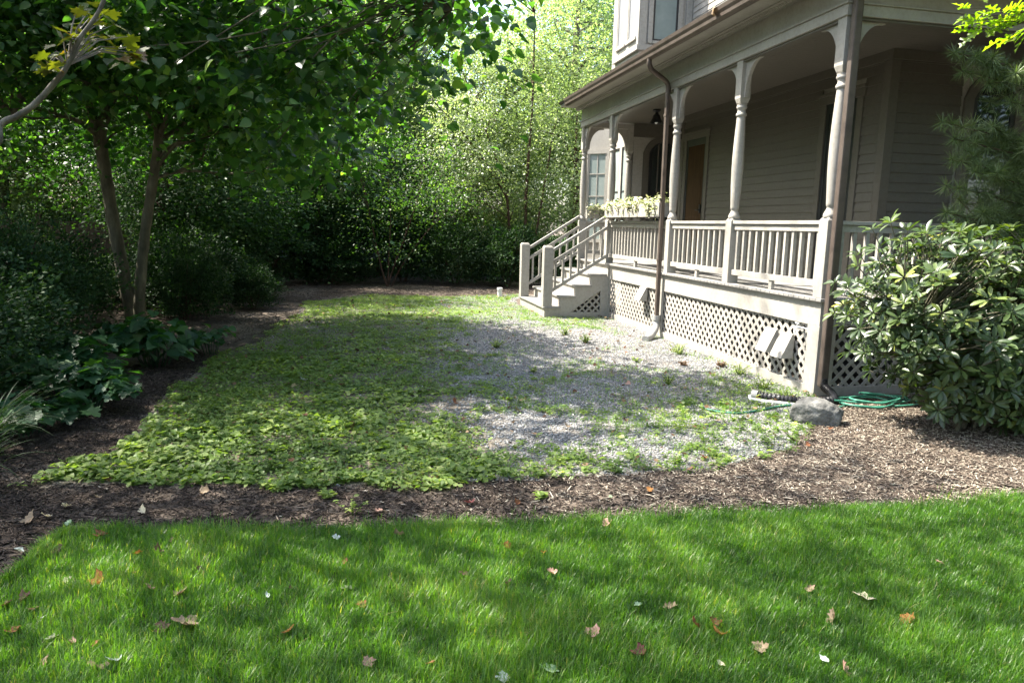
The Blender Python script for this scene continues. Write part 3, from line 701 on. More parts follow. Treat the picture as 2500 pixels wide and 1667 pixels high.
# canted bay window beyond
p0 = Vector((1.07, 9.5, 0)); p1 = Vector((.62, 9.95, 0)); dd = (p1-p0).normalized(); nn = Vector((-dd.y*-1, dd.x*-1, 0)); nn = Vector((-.7071, -.7071, 0))
def cant(mb, a0, a1, h0, h1, z0, z1):
    V = []
    for z in (z0, z1):
        for a, h in ((a0, h0), (a1, h0), (a1, h1), (a0, h1)): q = p0+dd*a+nn*h; V.append((q.x, q.y, z))
    mb.add(V, [(3, 2, 1, 0), (4, 5, 6, 7), (0, 1, 5, 4), (1, 2, 6, 5), (2, 3, 7, 6), (3, 0, 4, 7)])
o = MB(); cant(o, .02, .08, -.001, .03, 1.3, 3.4); cant(o, .56, .62, -.001, .03, 1.3, 3.4); cant(o, .08, .56, -.001, .03, 3.3, 3.4); cant(o, .08, .56, -.001, .05, 1.3, 1.38)
win = o.build('window', PAINT, house); 
q = MB(); cant(q, .08, .12, -.001, .018, 1.38, 3.3); cant(q, .52, .56, -.001, .018, 1.38, 3.3); cant(q, .31, .33, .0045, .014, 1.38, 3.3)
for z in (1.9, 2.35, 2.85): cant(q, .12, .52, .0042, .016, z-.012, z+.012)
q.build('window_frame', PAINT, win); q = MB(); cant(q, .12, .52, -.0005, .004, 1.38, 3.3); q.build('pane', LITPANE, win)
# --- downspouts
def square_tube(pts, wd, name, mat):
    mb = MB()
    for a, b in zip(pts, pts[1:]):
        a = Vector(a); b = Vector(b); d = (b-a).normalized()*wd*.3
        mb.bar(a-d*.6, b+d*.6, wd, wd*.8, (1, 0, .01) if abs((b-a).normalized().z) > .7 else (0, 0, 1))
    return mb.build(name, mat, house, .012)
dp = MB().tube(smooth_path([(-.46, 3.70, 4.03), (-.455, 3.71, 3.94), (-.39, 3.75, 3.87), (-.22, 3.82, 3.80), (-.1, 3.857, 3.72), (-.088, 3.86, 3.55)], 5), .036, 12).build('downspout', COPPER, house, smooth=True)
mb = MB().bar((-.088, 3.86, 3.6), (-.07, 3.86, .3), .072, .06, (1, 0, 0)); mb.build('downspout_pipe', COPPER, dp, .014)
mb = MB()
for z in (3.3, 2.1, 1.2): mb.bar((-.088+.018*(3.6-z)/3.3, 3.86, z), (-.088+.018*(3.6-z)/3.3, 3.86, z-.035), .08, .068, (1, 0, 0))
mb.build('strap', COPPER, dp, .004)
mb = MB().tube(smooth_path([(-.07, 3.86, .33), (-.072, 3.855, .22), (-.12, 3.78, .13), (-.26, 3.62, .05), (-.40, 3.47, .035)], 5), [.052]*21, 14); mb.tube([(-.07, 3.86, .34), (-.07, 3.86, .27)], .06, 14); mb.build('drain_boot', ZINC, dp, smooth=True)
dp = MB().bar((.02, -.1, 4.05), (.02, -.1, .12), .085, .07, (0, 1, 0)).build('downspout', COPPER, house, .016)
mb = MB()
for z in (3.62, 2.6, 1.1, .75): mb.bar((.02, -.1, z), (.02, -.1, z-.035), .094, .08, (0, 1, 0))
mb.build('strap', COPPER, dp, .004) if False else None
# --- vent hoods and outdoor tap on the lattice
def hood(y0, y1, z0, z1, pr):
    mb = MB(); mb.prism([(-.002, z1), (-.03, z1), (-pr, z0), (-.002, z0)], 'y', y0, y1)
    o = mb.build('vent_hood', PAINT, house, .004)
    bmx = bmesh.new(); bmx.from_mesh(o.data); bmesh.ops.recalc_face_normals(bmx, faces=bmx.faces); bmx.to_mesh(o.data); bmx.free()
hood(.40, .62, .315, .575, .15); hood(.70, .92, .33, .585, .15); hood(4.42, 4.68, .50, .715, .14)
mb = MB().tube([(.03, .30, .66), (-.06, .30, .66), (-.075, .30, .64), (-.075, .30, .61)], .011, 8); mb.tube([(-.05, .30, .67), (-.05, .30, .71)], .006, 6); mb.tube([(-.05, .27, .71), (-.05, .33, .71)], .008, 6); mb.tube([(.0, .18, .665), (-.01, .4, .665)], .006, 6)
mb.build('tap', WHITEM, house)
# --- steps
steps = MB()
RUN, X0, Y0, Y1 = .29, -1.22, 6.25, 8.27
for k in range(4):
    xa = X0+k*RUN; zt = .2*(k+1)
    steps.box(xa, xa+.022, Y0+.03, Y1-.03, zt-.2-(.03 if k == 0 else 0), zt-.036)
st = steps.build('steps', PAINT, house)
for k in range(4):
    xa = X0+k*RUN; zt = .2*(k+1)
    MB().box(xa-.03, xa+RUN+.012, Y0-.025, Y1+.025, zt-.035, zt).build('tread', DECKM, st, .008)
def side_panel(yc):
    out = [(X0, -.03), (-.006, -.03), (-.006, .955)]
    for k in (3, 2, 1, 0): xa = X0+k*RUN; zt = .2*(k+1)-.036; out += [(xa+RUN if k < 3 else -.006, zt), (xa, zt)]
    out = [p for i, p in enumerate(out) if i == 0 or p != out[i-1]]
    hole = [(-.72, .10), (-.16, .10), (-.16, .50)] if yc < 7 else None
    me = bpy.data.meshes.new('side_panel'); bm = bmesh.new(); ed = []
    for lp in ([out, hole] if hole else [out]):
        vs = [bm.verts.new((x, yc, z)) for x, z in lp]
        ed += [bm.edges.new((vs[i], vs[(i+1) % len(vs)])) for i in range(len(vs))]
    r_ = bmesh.ops.triangle_fill(bm, edges=ed, use_beauty=True); fs = [f for f in bm.faces]
    ex = bmesh.ops.extrude_face_region(bm, geom=fs); bmesh.ops.translate(bm, verts=[v for v in ex['geom'] if isinstance(v, bmesh.types.BMVert)], vec=(0, .028, 0))
    bmesh.ops.recalc_face_normals(bm, faces=bm.faces); bm.to_mesh(me); bm.free()
    link('side_panel', me, PAINT, st)
    if hole:
        lm = MB()
        for sgn, lay in ((1, 0), (-1, 1)):
            c = -1.5
            while c < 1:
                seg = []
                for t in np.linspace(0, .8, 161):
                    x = c+t; z = .08+t if sgn > 0 else .52-t
                    if -.74 < x < -.14 and .08 < z < .1+(x+.72)*.714+.03 and z < .52: seg.append((x, z))
                if len(seg) > 6: o = yc+.034+lay*.0085; lm.bar((seg[0][0], o, seg[0][1]), (seg[-1][0], o, seg[-1][1]), .036, .008, (0, 1, 0))
                c += .1315
        lm.build('step_lattice', PAINT, st)
side_panel(Y0); side_panel(Y1-.028)
for yn in (6.25, 8.10):
    mb = MB(); x0, x1 = -1.25, -1.08; i = .025
    mb.add([(x0, yn, .2), (x1, yn, .2), (x1, yn+.17, .2), (x0, yn+.17, .2), (x0, yn, 1.2655), (x1, yn, 1.2655), (x1, yn+.17, 1.2655), (x0, yn+.17, 1.2655), (x0+i, yn+i, 1.3), (x1-i, yn+i, 1.3), (x1-i, yn+.17-i, 1.3), (x0+i, yn+.17-i, 1.3)], [(3, 2, 1, 0), (8, 9, 10, 11)]+[(k*4+j, k*4+(j+1) % 4, k*4+4+(j+1) % 4, k*4+4+j) for k in (0, 1) for j in range(4)])
    mb.build('newel_post', PAINT, st, .006)
    yc = yn+.085+(.05 if yn < 7 else -.03); sl_ = .63
    hr = MB()
    for zz, hh, ww in ((1.2, .05, .06), (.985, .055, .04), (.47, .06, .05)): hr.bar((-1.08, yc, zz), (-.03, yc, zz+1.05*sl_), ww, hh, (0, 0, 1))
    h_ = hr.build('handrail', PAINT, st, .005)
    for k in range(7):
        x = -1.0+k*.145; zb = .47+(x+1.08)*sl_; mb = MB().box(x-.018, x+.018, yc-.018, yc+.018, zb+.02, zb+.52); mb.build('baluster', PAINT, h_)

# ------------------------------------------------------------------ things on and by the porch
FLOWER = leaf_mat('pale_flower_leaf', [(0, (.08, .12, .03)), (.35, (.2, .24, .09)), (.65, (.42, .4, .26)), (1, (.66, .62, .5))], (.4, .42, .3), .12, .5, .3)
def flower_box(x0, x1, y0, y1, z0, z1, out, seed, label, nlv):
    o = empty('flower_box', ((x0+x1)/2, (y0+y1)/2, z0), 0, label, 'flower box', 'flower boxes on the porch railing')
    cx, cy = o.location.x, o.location.y; t = .02; mb = MB(); a0, a1, b0, b1 = x0-cx, x1-cx, y0-cy, y1-cy; hh = z1-z0
    mb.box(a0, a0+t, b0, b1, 0, hh); mb.box(a1-t, a1, b0, b1, 0, hh); mb.box(a0+t, a1-t, b0, b0+t, 0, hh); mb.box(a0+t, a1-t, b1-t, b1, 0, hh); mb.box(a0+t, a1-t, b0+t, b1-t, 0, hh-.04)
    mb.build('box', PAINT, o, .003)
    k = None; along_y = (b1-b0) > (a1-a0); n = max(2, int(max(b1-b0, a1-a0)/.35))
    for i in range(n):
        if along_y: q = b0+.12+(b1-b0-.24)*i/(n-1); k = MB(); k.prism([(a0+.02, -.001), (a0+.02, -.02), ((a0+a1)/2, -.05), ((a0+a1)/2+.04, -.05), ((a0+a1)/2+.04, -.001)][::-1], 'y', q-.01, q+.01); k.build('support', PAINT, o)
        else: q = a0+.1+(a1-a0-.2)*i/(n-1); k = MB(); k.box(q-.01, q+.01, b0+.03, b1-.03, -.05, -.001); k.build('support', PAINT, o)
    rg = np.random.default_rng(seed); n = nlv
    P = np.stack([rg.uniform(a0, a1, n), rg.uniform(b0-.02, b1+.02, n), hh+np.abs(rg.normal(0, .055, n))], 1)
    tr = rg.random(n) < .38; ncl = 14; cl = rg.uniform(0, 1, ncl); ci = rg.integers(0, ncl, n)
    if along_y: P[tr, 0] = a0-np.abs(rg.normal(.02, .02, tr.sum())); P[tr, 1] = (b0+cl[ci]*(b1-b0)+rg.normal(0, .035, n))[tr]
    else: P[tr, 1] = b0-np.abs(rg.normal(.02, .02, tr.sum())); P[tr, 0] = (a0+cl[ci]*(a1-a0)+rg.normal(0, .035, n))[tr]
    P[tr, 2] = hh+.02-np.abs(rg.normal(0, .085, tr.sum()))
    A = horiz(rg, n, .1, .4); N = unit(up_rand(rg, n, .6)+np.array([-.5, -.2, 0]))
    link('flowering_plants', leaf_mesh('flowering_plants', P, A, N, rg.uniform(.03, .075, n), T_OVAL, rg.random(n)), FLOWER, o)
    return o
flower_box(-.13, .10, 3.86, 6.30, 1.825, 2.03, -1, 1, 'long pale flower box in full sun trailing cream and lime plants', 1000)
flower_box(.14, .90, 8.05, 8.26, 1.825, 2.0, -1, 2, 'short shaded flower box on the far end railing above the steps', 500)
lm = empty('ceiling_light', (.8, 6.35, 3.775), 0, 'small black metal lamp hanging from the porch ceiling', 'ceiling light')
MB().lathe([(.07, 0), (.075, -.02), (.05, -.04), (.03, -.05), (.03, -.08)], 0, 0, 18).build('canopy', DARKM, lm, smooth=True)
MB().lathe([(.035, -.08), (.06, -.1), (.075, -.15), (.115, -.22), (.12, -.235), (.1, -.232), (.06, -.16), (.03, -.1)], 0, 0, 20).build('lamp_shade', DARKM, lm, smooth=True)
MB().lathe([(.012, -.15), (.028, -.19), (.03, -.215), (.02, -.245), (.005, -.255)], 0, 0, 12).build('bulb', WHITEM, lm, smooth=True)
# rock
def rock(name, c, r, seed, mat, label):
    bm = bmesh.new(); bmesh.ops.create_icosphere(bm, subdivisions=5, radius=1); V = np.array([v.co for v in bm.verts])
    rg = np.random.default_rng(seed)
    for _ in range(9):
        n_ = unit(rg.normal(0, 1, 3)[None])[0]; n_[2] = n_[2]*.6; d0 = rg.uniform(.62, .85); s_ = V@n_; k = s_ > d0; V[k] -= np.outer(s_[k]-d0, n_)*.9
    V *= (1+.16*(vnoise(V, 2.2, seed)-.5)+.1*(vnoise(V, 5, seed+1)-.5)+.05*(vnoise(V, 13, seed+2)-.5))[:, None]
    V[:, 2] = np.where(V[:, 2] < -.35, -.35, V[:, 2])
    for v, q in zip(bm.verts, V): v.co = q*np.array(r)
    me = bpy.data.meshes.new(name); bm.to_mesh(me); bm.free(); me.polygons.foreach_set('use_smooth', [True]*len(me.polygons))
    o = link(name, me, mat); o.location = c; tag(o, label, 'rock'); return o
STONEM = mottled('rock_stone', [(.25, (.05, .049, .046)), (.5, (.125, .123, .115)), (.75, (.25, .245, .23))], 11, .9, 45, 1.0, .3, bdist=.01)
rk = rock('rock', (-.60, -.90, .055), (.245, .18, .165), 5, STONEM, 'rough grey boulder beside the porch corner'); rk.rotation_euler = (0, .12, -.35)
# black corrugated drain pipe: leaves the downspout, runs behind the rock
path = smooth_path([(.02, -.11, .20), (.02, -.13, .13), (.03, -.24, .085), (-.05, -.36, .05), (-.3, -.34, .042), (-.5, -.22, .042), (-.66, -.06, .042)], 26)
rad = [.037+.006*(1 if (i % 4) < 2 else -1) for i in range(len(path))]
dpipe = empty('drain_pipe', (0, 0, 0), 0, 'black corrugated drain pipe curving behind the boulder', 'drain pipe')
MB().tube(path, rad, 14).build('corrugated_pipe', BLACKP, dpipe, smooth=True)
e0, e1 = path[-1], path[-1]+(path[-1]-path[-3]).normalized()*.06
MB().tube([e0, e1], .047, 16).build('end_collar', ZINC, dpipe)
MB().tube(smooth_path([(-.73, -.03, .03), (-.76, -.10, .02), (-.71, -.17, .018), (-.58, -.27, .018), (-.36, -.42, .018)], 6), .016, 10).build('white_pipe', WHITEM, None, smooth=True)
tag(bpy.data.objects['white_pipe'], 'thin white plastic pipe lying in front of the black drain pipe', 'pipe')
HOSEM = mottled('hose_green', [(.3, (.03, .13, .09)), (.6, (.05, .22, .15)), (.75, (.12, .2, .14))], 30, .45, 60, .05)
pts = [gnd(1708, 992, .016), gnd(1745, 1003, .014), gnd(1800, 1008, .014), gnd(1850, 1002, .014), gnd(1900, 992, .016), gnd(1935, 990, .014), (-.55, -.62, .014), (-.3, -.62, .014)]
c0 = np.array([.33, -.42])
rgx = random.Random(4)
for k in range(38):
    a = 2*PI*k/10+3.4; rr = .25+.05*math.sin(k*.37)+rgx.uniform(-.03, .03); q = k//10
    pts.append((c0[0]+(.07, -.05, .1, 0)[q]+rr*(1.5, 1.2, 1.35, 1.1)[q]*math.cos(a), c0[1]+(.02, -.04, .05, 0)[q]+rr*(.6, .75, .5, .7)[q]*math.sin(a), .012+.016*(k/10)+rgx.uniform(0, .016)))
tag(MB().tube(smooth_path([tuple(p) for p in pts], 5), .0098, 8).build('garden_hose', HOSEM, None, smooth=True), 'green garden hose coiled under the bush with its end on the gravel', 'garden hose')
p_ = gnd(1220, 725)
vp = empty('vent_pipe', (p_[0], p_[1], 0), 0, 'short white capped pipe standing in the bed left of the steps', 'pipe')
MB().lathe([(.055, -.02), (.055, .16)], 0, 0, 16).build('pipe', WHITEM, vp, smooth=True); MB().lathe([(.065, .16), (.066, .2), (.06, .215), (.0, .217)], 0, 0, 16).build('cap', WHITEM, vp, smooth=True)
# ------------------------------------------------------------------ trees and shrubs
L_REDBUD = leaf_mat('redbud_leaf', [(0, (.014, .042, .014)), (.5, (.034, .08, .024)), (.85, (.062, .12, .032)), (1, (.11, .165, .04))], (.47, .57, .12), .45, .42, .35)
L_MAPLE = leaf_mat('maple_leaf', [(0, (.035, .05, .01)), (.5, (.06, .07, .014)), (.85, (.095, .095, .02)), (1, (.12, .07, .02))], (.45, .5, .08), .3, .5, .3)
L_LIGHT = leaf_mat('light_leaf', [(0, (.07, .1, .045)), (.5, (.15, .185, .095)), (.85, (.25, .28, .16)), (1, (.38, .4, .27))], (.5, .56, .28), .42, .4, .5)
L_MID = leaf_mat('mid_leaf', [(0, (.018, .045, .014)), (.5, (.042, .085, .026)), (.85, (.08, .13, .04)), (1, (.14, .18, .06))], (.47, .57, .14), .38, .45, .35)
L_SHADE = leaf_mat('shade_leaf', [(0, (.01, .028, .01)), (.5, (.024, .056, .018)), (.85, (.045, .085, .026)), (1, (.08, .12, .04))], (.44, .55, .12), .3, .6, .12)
L_DARK = leaf_mat('dark_leaf', [(0, (.009, .025, .01)), (.5, (.022, .05, .017)), (.85, (.045, .082, .026)), (1, (.085, .12, .04))], (.4, .5, .12), .15, .6, .15)
L_RHODO = leaf_mat('rhododendron_leaf', [(0, (.024, .044, .017)), (.45, (.047, .077, .026)), (.8, (.088, .122, .034)), (.93, (.165, .195, .042)), (1, (.23, .22, .05))], (.5, .56, .08), .16, .36, .42)
L_OAK = leaf_mat('oak_leaf', [(0, (.09, .15, .02)), (.6, (.15, .21, .03)), (1, (.22, .25, .05))], (.45, .55, .05), .42, .4, .4)
L_PINE = leaf_mat('pine_needle', [(0, (.055, .085, .035)), (.5, (.115, .16, .065)), (1, (.22, .26, .13))], (.4, .5, .1), .15, .4, .4)
L_HERB = leaf_mat('herb_leaf', [(0, (.015, .045, .02)), (.5, (.028, .075, .03)), (1, (.06, .12, .035))], (.4, .55, .08), .3, .45, .35)
L_STRAP = leaf_mat('strap_leaf', [(0, (.01, .028, .01)), (.6, (.022, .05, .016)), (1, (.05, .075, .025))], (.42, .5, .08), .25, .5, .25)

def in_ellipsoids(rg, ells, n, shell=.35):
    out = []; wts = np.array([e[1][0]*e[1][1]*e[1][2]*(e[2] if len(e) > 2 else 1) for e in ells]); wts = wts/wts.sum()
    for e, wt in zip(ells, wts):
        m_ = max(1, int(round(n*wt))); d = unit(rg.normal(0, 1, (m_, 3))); r_ = (shell+(1-shell)*rg.random(m_))**(1/2.)
        out.append(np.array(e[0])+d*np.array(e[1])*r_[:, None])
    return np.concatenate(out)
def spray_leaves(rg, C, per, spread, flat, droop, size, tint_sd=.18, coh=0):
    """clusters of leaves round the points C: a flattish spray whose leaves point outwards and hang a little"""
    n = len(C)*per; Cc = np.repeat(C, per, 0); d = rg.normal(0, 1, (n, 3))*np.array([1, 1, flat]); P = Cc+d*spread
    P[:, 2] -= droop*np.hypot(d[:, 0], d[:, 1])**2*spread*.5
    A = unit(d*np.array([1, 1, .5])+rg.normal(0, .5, (n, 3))+np.array([0, 0, -.55*droop-.15]))
    N = unit(up_rand(rg, n, .55)+.35*unit(d))
    if coh:
        cn = unit(C-C.mean(0)*np.array([1, 1, .8]))+np.array([0, 0, .5]); N = unit(N*(1-coh)+coh*np.repeat(unit(cn), per, 0)*1.3+rg.normal(0, .14, (n, 3)))
    ct = rg.normal(.45, .18, len(C)); T = np.clip(np.repeat(ct, per)+rg.normal(0, tint_sd, n), 0, 1)
    return P, A, N, size*rg.uniform(.65, 1.25, n), T
def limbs(mb, rg, start_pts, C, k, r0, twist=.25):
    """k limbs from points on the stems to cluster points, each with bends and tapering"""
    idx = rg.choice(len(C), min(k, len(C)), replace=False)
    for i in idx:
        c = C[i]; s = min(start_pts, key=lambda p: (abs(p[0]-c[0])+abs(p[1]-c[1]))*.35+abs(max(p[2]-c[2]+.6, 0))*2+abs(c[2]-p[2])*.5)
        s = np.array(s[:3]); L = np.linalg.norm(c-s)
        mid = s+(c-s)*.5+rg.normal(0, L*twist*.3, 3)+np.array([0, 0, L*.1])
        q1 = s+(c-s)*.22+np.array([0, 0, L*.09])+rg.normal(0, L*.03, 3)
        P = smooth_path([s, q1, mid, c], 4); rr = np.linspace(r0*min(1, .35+L/6), .006, len(P))
        mb.tube(P, list(rr), 6, False)
def tree(name, base, stems, ells, nc, per, size, T, lmat, bark, label, group=None, seed=1, spread=.38, flat=.45, droop=.35, nl=16, rl=.06, shell=.35, gap=0.0, sag=0, extra=None, coh=0, nolimb=0, thick=1, parts=('trunk', 'crown')):
    """stems: list of [(x,y,z,r)...] relative to base; ells: list of (centre, radii[, weight]) relative to base"""
    rg = np.random.default_rng(seed); o = empty(name, base, 0, label, 'shrub' if 'shrub' in name or 'bush' in name else 'tree', group)
    C = in_ellipsoids(rg, ells, nc, shell)
    if gap: C = C[vnoise(C+seed*7.7, .8, seed) > gap]
    mb = MB(); sp = []
    for s_ in stems:
        P = smooth_path([q[:3] for q in s_], 5); rr = thick*np.interp(np.linspace(0, 1, len(P)), np.linspace(0, 1, len(s_)), [q[3] for q in s_])
        rr = [r_*(1+.06*math.sin(i*1.7)) for i, r_ in enumerate(rr)]
        mb.tube(P, rr, 12 if rr[0] > .05 else 7)
        if not (nolimb and s_ is stems[-1]): sp += [tuple(p) for p in P[len(P)//4:]]
    limbs(mb, rg, sp, C, nl, rl)
    if extra: extra(mb)
    mb.build(parts[0], bark, o, smooth=True)
    P, A, N, S_, Tn = spray_leaves(rg, C, per, spread, flat, droop, size, .1 if coh else .18, coh)
    if sag: P[:, 2] = np.maximum(P[:, 2], sag)
    link(parts[1], leaf_mesh(parts[1], P, A, N, S_, T, Tn), lmat, o)
    return o
def rel(base, pts, y):
    """stem traced from the photograph at distance y, relative to its base"""
    out = []
    for u, v, r_, *dy in pts:
        p = atY(u, v, y+(dy[0] if dy else 0)); out.append((p[0]-base[0], p[1]-base[1], p[2]-base[2], r_))
    return out
# two slender grey trunks at the left
bA = (-7.73, 5.25, -.03)
sA = [rel(bA, [(345, 806, .125), (340, 740, .10), (347, 640, .097), (358, 540, .092), (372, 450, .088), (384, 370, .085), (388, 320, .09), (383, 240, .07, .2), (360, 150, .06, .5), (340, 40, .05, .7), (330, -120, .03, .8)], 5.25),
      rel(bA, [(387, 330, .06), (415, 285, .055, -.2), (450, 262, .05, -.5), (500, 235, .045, -.9), (560, 180, .04, -1.3), (640, 100, .03, -1.8), (720, 0, .02, -2.2)], 5.25),
      rel(bA, [(386, 345, .05), (440, 310, .045, .4), (480, 275, .04, .8), (520, 230, .035, 1.0), (590, 140, .02, 1.3)], 5.25),
      rel(bA, [(373, 440, .035), (420, 422, .032, .4), (480, 418, .028, .8), (545, 424, .024, 1.2), (610, 420, .018, 1.6), (690, 400, .01, 2)], 5.25)]
eA = [((.7, -.7, 4.9), (2.5, 3.0, 1.6), .8), ((.5, -.5, 6.6), (1.9, 2.0, 1.2), .3), ((2.1, .4, 3.5), (1.6, 1.9, .9), 1.5), ((.2, -2.2, 4.3), (2.0, 1.4, 1.1), 1.4)]
hA = [((3.3, -3.2, 4.0), (1.5, 1.0, 1.0), 1.0), ((2.1, -3.2, 3.9), (1.6, 1.0, 1.0)), ((3.9, -3.4, 4.6), (1.3, .9, .7)), ((2.5, -2.4, 2.9), (1.2, 1.0, .5), .9)]
tree('redbud_tree', bA, sA, eA, 800, 34, .098, T_HEART, L_REDBUD, BARK, 'broad leafy tree with slender grey trunk forking low, the nearer of two leaning trunks', 'slender grey trunked trees at the left', 31, .34, .5, .55, 34, .04, .3, .37, thick=.76)
rg = np.random.default_rng(131); rA = bpy.data.objects['redbud_tree']; C = in_ellipsoids(rg, hA, 190, .15); C = C[vnoise(C+3, 1.1, 132) > .30]
P, A, N, S_, Tn = spray_leaves(rg, C, 17, .26, .5, .7, .125, .26)
link('hanging_foliage', leaf_mesh('hanging_foliage', P, A, N, S_, T_HEART, Tn), L_REDBUD, rA)
mb = MB(); hs = smooth_path([(.35, .1, 3.3), (1.3, -1.0, 4.3), (2.4, -2.4, 4.5), (3.4, -3.3, 4.2), (4.2, -3.6, 3.9)], 6); mb.tube(hs, list(np.linspace(.05, .012, len(hs))), 8, False)
limbs(mb, rg, [tuple(q) for q in hs[6:]], C, 60, .016)
mb.build('branch', BARK, rA, smooth=True)
bB = (-8.2, 5.75, -.03)
sB = [rel(bB, [(325, 785, .13), (308, 700, .12), (292, 620, .115), (276, 540, .112), (262, 450, .108), (250, 380, .11), (244, 315, .12), (268, 265, .08, .1), (290, 180, .065, .3), (310, 60, .05, .5), (320, -100, .03, .6)], 5.75),
      rel(bB, [(246, 325, .085), (228, 290, .07), (212, 230, .06, -.2), (205, 120, .05, -.4), (190, -40, .035, -.6)], 5.75),
      rel(bB, [(242, 335, .05), (200, 300, .04, -.3), (150, 285, .03, -.6), (90, 290, .02, -1), (30, 280, .01, -1.4)], 5.75)]
eB = [((-.7, -.3, 4.9), (2.9, 2.8, 1.6)), ((-.9, 0, 6.6), (2.2, 2, 1.3), .4), ((-.9, -2.2, 3.9), (1.9, 1.4, .95), 1.3), ((-1.0, .9, 3.2), (1.6, 1.5, .8), 1.0)]
tree('redbud_tree', bB, sB, eB, 650, 34, .095, T_HEART, L_REDBUD, BARK, 'leafy tree whose thicker grey trunk leans left, standing just behind the other slender trunk', 'slender grey trunked trees at the left', 32, .34, .5, .5, 26, .04, .3, .38, thick=.8)
BARKM = mottled('maple_bark', [(.3, (.06, .055, .045)), (.55, (.13, .118, .095)), (.75, (.24, .225, .185))], 14, .85, 60, .7, .2, stretch=(1, 1, .6), bdist=.006)
# maple outside the left edge with a pale branch reaching into view
bM = (-9.6, -.2, -.03)
brn = [(1.0, -.6, 1.75, 0.0227), (1.9, -1.2, 1.75, 0.0181)] + rel(bM, [(-60, 380, 0.0184), (0, 305, 0.0166), (40, 285, 0.0159), (85, 255, 0.0155), (135, 200, 0.0140), (165, 160, 0.0126), (195, 95, 0.0114), (235, 40, 0.0104), (262, -25, 0.0096), (275, -120, 0.0074), (320, -260, 0.0051)], -2.0)
sM = [[(0, 0, 0, .2), (.05, 0, 1.2, .17), (.1, -.05, 2.6, .15), (.2, -.1, 4.2, .12), (.5, -.1, 6, .09), (.8, 0, 7.6, .05)], [(.05, 0, 1.1, .06)]+brn]
eM = [((1.9, .1, 6.3), (3.0, 3.3, 1.9)), ((3.0, -1.9, 5.6), (1.8, 1.6, 1.0), .8), ((0, 2.2, 6.2), (2.5, 2, 1.6))]
mo = tree('maple_tree', bM, sM, eM, 250, 22, .10, T_MAPLE, L_MAPLE, BARKM, 'yellowing maple at the left edge whose pale bare branch crosses the corner', None, 33, .4, .4, .3, 18, .05, .3, .40, nolimb=1)
rg = np.random.default_rng(34)
sp_ = []
for u, v, yy in ((200, 70, -1.8), (230, 95, -1.7), (180, 95, -2.0), (265, 55, -1.7), (280, 100, -1.5), (310, 105, -1.5), (330, 130, -1.4), (300, 150, -1.4), (225, 125, -1.6), (125, 160, -2.1), (105, 165, -2.1), (150, 75, -2), (250, 30, -1.7), (330, 150, -1.4), (160, 130, -1.9), (215, 25, -1.8)):
    for k in range(4): sp_.append(atY(u+rg.normal(0, 14), v+rg.normal(0, 9), yy+rg.normal(0, .1))-np.array(bM))
P = np.array(sp_); n = len(P)
link('branch_leaves', leaf_mesh('branch_leaves', P, unit(horiz(rg, n, -.25, .2)), up_rand(rg, n, .35), rg.uniform(.06, .1, n), T_MAPLE, np.clip(rg.normal(.6, .25, n), 0, 1)), L_MAPLE, mo)
mb = MB(); q0 = [Vector(atY(195, 95, -2.0))-Vector(bM), Vector(atY(165, 160, -2.0))-Vector(bM)]
for i in range(0, n, 3): s_ = q0[0 if P[i][2] > 2.95 else 1]; mb.tube([s_, s_.lerp(Vector(P[i]), .5)+Vector((0, 0, .05)), Vector(P[i])], [.005, .004, .002], 5, False)
mb.build('twig', BARKL, mo)

# red brown trunk further back
bC = (-9.75, 11.2, 0)
tree('dark_tree', bC, [rel(bC, [(430, 690, .24), (415, 600, .19), (400, 520, .16), (388, 440, .15), (375, 360, .13), (368, 250, .11), (360, 100, .08), (350, -100, .04)], 11.2)],
     [((.3, 0, 6.3), (3.6, 3.2, 2.6)), ((2.3, -.3, 4.4), (2.2, 2, 1.2), 1.5)], 620, 26, .11, T_OVAL, L_MID, BARKR, 'dark tree with reddish brown leaning trunk behind the slender trunks', None, 35, .42, .5, .4, 22, .06, .3, .36)
# multi-stemmed shrub in the middle of the back bed
bD = (-3.81, 12.55, 0)
st_ = [[(0, 0, 0, .05), (-.15, 0, .5, .035), (-.3, .1, 1.2, .03), (-.5, .1, 2.2, .022), (-.75, .1, 3.1, .01)], [(0, 0, 0, .05), (.2, .05, .6, .035), (.5, .1, 1.4, .03), (.8, .1, 2.3, .022), (1.0, .2, 3.2, .01)], [(.02, 0, 0, .04), (.05, .1, .8, .03), (.1, .2, 1.9, .024), (.0, .2, 3.2, .01)], [(.1, 0, 0, .035), (.4, -.1, .6, .025), (.9, -.2, 1.3, .02), (1.5, -.2, 2.0, .01)]]
tree('dogwood_tree', bD, st_, [((.1, 0, 3.0), (2.0, 1.5, 1.0)), ((1.0, -.2, 2.3), (1.2, 1.1, .6)), ((-1, 0, 3.6), (1.6, 1.3, 1.0)), ((.2, -.3, 1.5), (1.2, .8, .7))], 330, 28, .075, T_OVAL, L_MID, BARKR, 'small tree with several thin stems fanning up from the back bed', None, 36, .33, .3, .3, 14, .014, .3, .30, thick=.6)
